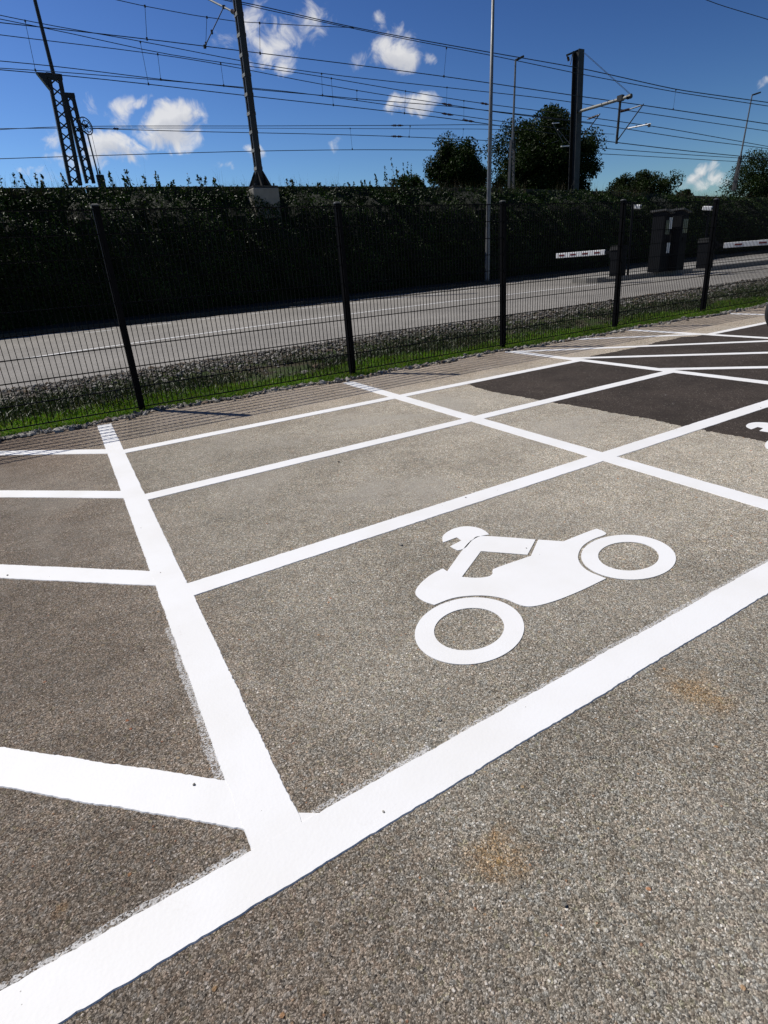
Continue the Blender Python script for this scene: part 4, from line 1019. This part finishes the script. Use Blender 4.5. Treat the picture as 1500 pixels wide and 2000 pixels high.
# ------------------------------------------------------------------ barriers, ticket machines, cameras on the island
def at_x_shift(p, dirn, px):
    """move from p along dirn until it lines up with picture column px"""
    n = _rt - _fw*((px-750)/1143.96)*1.0
    # plane through camera spanned by column: use two rays
    a, c = ray(px, 300), ray(px, 700); nn = np.cross(a, c); t = np.dot(CAM-p, nn)/np.dot(dirn, nn); return p+dirn*t
def barrier(label, base_px, pivot_z, dirn, end_px, start_px):
    g = rp(*base_px, .16); gz = g[2]
    r = empty('boom_barrier', g, label, 'barrier', 'boom barriers'); inv = Matrix.Translation(-r.location)
    def add(mb, n, mt, bevel=0): o = mb.build(n, mt, r, bevel=bevel); o.matrix_parent_inverse = inv; return o
    m = MB(); m.box((g[0], g[1], gz+.40), (.34, .36, .80)); add(m, 'housing', MAT['kiosk_dark'], .02)
    m = MB(); m.add([(g[0]-.19, g[1]-.2, gz+.80), (g[0]+.19, g[1]-.2, gz+.80), (g[0]+.19, g[1]+.2, gz+.80), (g[0]-.19, g[1]+.2, gz+.80), (g[0]-.12, g[1]-.2, gz+.93), (g[0]+.12, g[1]-.2, gz+.93), (g[0]+.12, g[1]+.2, gz+.93), (g[0]-.12, g[1]+.2, gz+.93)],
                    [(0, 1, 5, 4), (1, 2, 6, 5), (2, 3, 7, 6), (3, 0, 4, 7), (4, 5, 6, 7)]); add(m, 'lid', MAT['kiosk_dark'])
    m = MB(); m.box((g[0], g[1], gz+.03), (.44, .46, .06)); add(m, 'base_plate', MAT['kerb_concrete'])
    d = np.array([*dirn, 0.0]); d /= np.linalg.norm(d)
    p0 = np.array([g[0], g[1], pivot_z]) ; s = at_x_shift(p0, d, start_px); e = at_x_shift(p0, d, end_px)
    m = MB(); m.bar(np.array([g[0], g[1], gz+.72])+d*.2, s, .06, .08); m.box(np.array([g[0], g[1], gz+.70])+d*.22, (.14, .14, .2)); add(m, 'boom_arm', MAT['kiosk_dark'])
    m = MB(); m.bar(s, e, .07, .15, (0, 0, 1)); o = add(m, 'boom', MAT['boom_white'], .012)
    L_ = np.linalg.norm(e-s); n = 4 if L_ < 6 else 7; side = np.cross(d, (0, 0, 1))
    if np.dot(side, CAM-s) < 0: side = -side
    for k in range(n):
        c = lerp(s, e, (k+.62)/(n+.15)); m = MB(); m.bar(c+side*.038-d*.10, c+side*.038+d*.10, .006, .045, (0, 0, 1)); q = m.build('reflector', MAT['boom_red'], o)
    return g
g1 = barrier('boom barrier with a short red-marked white boom, left of the ticket machines', (1205, 543), 1.17, (-.12, 1), 1087, 1182)
g2 = barrier('boom barrier whose white boom runs out of the right picture edge', (1374, 528), 1.10, (.35, -1), 1620, 1414)
def kiosk(label, px, py, top_py, w, lean):
    g = rp(px, py, .16); d = np.linalg.norm(g-CAM); H = on_y(px+6, top_py, g[1])[2]-g[2]
    r = empty('ticket_machine', g, label, 'ticket machine', 'ticket machines'); inv = Matrix.Translation(-r.location)
    def add(mb, n, mt): o = mb.build(n, mt, r); o.matrix_parent_inverse = inv; return o
    x0, x1, y0, y1 = g[0]-w/2, g[0]+w/2, g[1]-w*.5, g[1]+w*.5; z = g[2]; k = .12*w
    m = MB(); m.add([(x0, y0, z), (x1, y0, z), (x1, y1, z), (x0, y1, z), (x0+k, y0, z+H), (x1-k, y0, z+H-.10), (x1-k, y1, z+H-.10), (x0+k, y1, z+H)],
                    [(0, 3, 2, 1), (4, 5, 6, 7), (0, 1, 5, 4), (1, 2, 6, 5), (2, 3, 7, 6), (3, 0, 4, 7)])
    o = add(m, 'housing', MAT['kiosk_dark']); bv = o.modifiers.new('bevel', 'BEVEL'); bv.width = .015; bv.segments = 2
    m = MB(); m.add([(x0+k-.06, y0-.06, z+H+.02), (x1-k+.06, y0-.06, z+H-.10+.02), (x1-k+.06, y1+.06, z+H-.10+.02), (x0+k-.06, y1+.06, z+H+.02), (x0+k-.06, y0-.06, z+H+.07), (x1-k+.06, y0-.06, z+H-.05), (x1-k+.06, y1+.06, z+H-.05), (x0+k-.06, y1+.06, z+H+.07)],
                    [(0, 3, 2, 1), (4, 5, 6, 7), (0, 1, 5, 4), (1, 2, 6, 5), (2, 3, 7, 6), (3, 0, 4, 7)]); add(m, 'roof', MAT['cap_grey'])
    m = MB(); m.box((g[0], y0-.012, z+1.35), (w*.55, .02, .42)); add(m, 'screen_panel', MAT['bike_paint'])
    m = MB(); m.box((g[0], y0-.012, z+.95), (w*.3, .02, .12)); add(m, 'card_slot', MAT['steel_dark'])
    return r, g, H, add, (x0, x1, y0, y1)
r_, gk, H_, add_, bb = kiosk('left one of the two tall dark ticket machines, with white notices', 1283, 531, 414, .46, 0)
for dz, hh in ((H_-.36, .34), (H_*.40, .32)):
    m = MB(); m.box((bb[1]-.10, bb[2]-.016, gk[2]+dz), (.16, .014, hh)); add_(m, 'notice', MAT['paper_white'])
kiosk('right one of the two tall dark ticket machines, nearer the road', 1316, 528, 412, .44, 0)
def cam_pole(label, base, head_px, dx):
    g = rp(*base, .16); h = on_y(*head_px, g[1]); h[0] = g[0] if False else h[0]
    r = empty('camera_pole', g, label, 'camera', 'cameras on poles'); inv = Matrix.Translation(-r.location)
    top = np.array([h[0]-dx, g[1], h[2]+.12])
    def add(mb, n, mt): o = mb.build(n, mt, r); o.matrix_parent_inverse = inv; return o
    m = MB(); m.tube(g, top, .035, n=8); add(m, 'pole', MAT['kiosk_dark'])
    m = MB(); m.bar(top, h+np.array([0, 0, .05]), .03, .03); add(m, 'bracket', MAT['kiosk_dark'])
    m = MB(); m.bar(h+np.array([-.02, .12, .02]), h+np.array([.02, -.16, -.02]), .11, .12); o = add(m, 'camera_body', MAT['boom_white']); bv = o.modifiers.new('bevel', 'BEVEL'); bv.width = .02
    m = MB(); m.tube(h+np.array([.02, -.16, -.02]), h+np.array([.022, -.18, -.022]), .04, n=10); add(m, 'lens', MAT['bike_paint'])
cam_pole('white camera on a thin pole left of the ticket machines', (1226, 540), (1242, 404), .16)
cam_pole('white camera on a thin pole right of the ticket machines', (1372, 527), (1381, 407), -.1)

# ------------------------------------------------------------------ motorcycle at the right edge
def motorcycle():
    c = np.array([7.57, -2.47, 0.0])
    r = empty('motorcycle', (c[0], c[1], .004), 'black motorcycle of which only a tyre shows at the right picture edge', 'motorcycle')
    inv = Matrix.Identity(4); hd = R(-38); d = np.array([math.cos(hd), math.sin(hd), 0]); s = np.array([-d[1], d[0], 0])
    def L(a, b, z): return d*a + s*b + np.array([0, 0, z])
    def add(mb, n, mt, p=r, **k): return mb.build(n, mt, p, **k)
    for x in (0, 1.38):
        w = bpy.data.objects.new('wheel', None); C.objects.link(w); w.parent = r
        m = MB(); m.ring(L(x, 0, .305), s, .245, .06, 36, 10); m2 = add(m, 'tyre', MAT['rubber'], w, smooth=True)
        m = MB(); m.ring(L(x, 0, .305), s, .185, .018, 30, 6)
        for k in range(5):
            a = k*2*math.pi/5; m.bar(L(x, 0, .305), L(x+.18*math.cos(a), 0, .305+.18*math.sin(a)), .03, .04)
        m.tube(L(x, -.07, .305), L(x, .07, .305), .05, n=12); add(m, 'rim', MAT['metal_bare'], w)
    m = MB(); m.path([L(1.38, .12, .31), L(.95, .12, .36), L(.6, .1, .42)], .025, 8); m.path([L(1.38, -.12, .31), L(.95, -.12, .36), L(.6, -.1, .42)], .025, 8); m.path([L(.6, 0, .42), L(.42, 0, .8), L(.34, 0, .9)], .04, 8); add(m, 'frame', MAT['steel_dark'])
    m = MB()
    for q in (-.1, .1): m.path([L(0, q, .305), L(.2, q, .72), L(.32, q*.9, .98)], .026, 8)
    add(m, 'fork', MAT['metal_bare'])
    m = MB(); m.path([L(.36, -.36, 1.02), L(.30, -.2, 1.06), L(.32, 0, 1.0), L(.30, .2, 1.06), L(.36, .36, 1.02)], .014, 8); add(m, 'handlebar', MAT['steel_dark'])
    m = MB(); m.path([L(.38, 0, .84), L(.55, 0, .90), L(.78, 0, .86), L(.92, 0, .78)], [.09, .15, .14, .08], 12); add(m, 'fuel_tank', MAT['bike_paint'], smooth=True)
    m = MB(); m.path([L(.88, 0, .78), L(1.1, 0, .76), L(1.4, 0, .82), L(1.62, 0, .88)], [.10, .13, .12, .05], 10); add(m, 'seat', MAT['rubber'], smooth=True)
    m = MB(); m.box(L(.68, 0, .42), (.40, .34, .34), hd); add(m, 'engine', MAT['steel_dark'], bevel=.04)
    m = MB(); m.path([L(.62, -.2, .30), L(.95, -.22, .28), L(1.5, -.22, .42)], [.03, .04, .055], 10); add(m, 'exhaust', MAT['metal_bare'], smooth=True)
    m = MB(); m.path([L(-.27, 0, .44), L(-.12, 0, .63), L(.1, 0, .66), L(.26, 0, .56)], .05, 8); add(m, 'mudguard', MAT['bike_paint'], smooth=True)
    m = MB(); m.tube(L(.12, 0, .88), L(.24, 0, .90), .11, .07, 16); add(m, 'headlight', MAT['metal_bare'])
motorcycle()
bpy.context.view_layer.update()
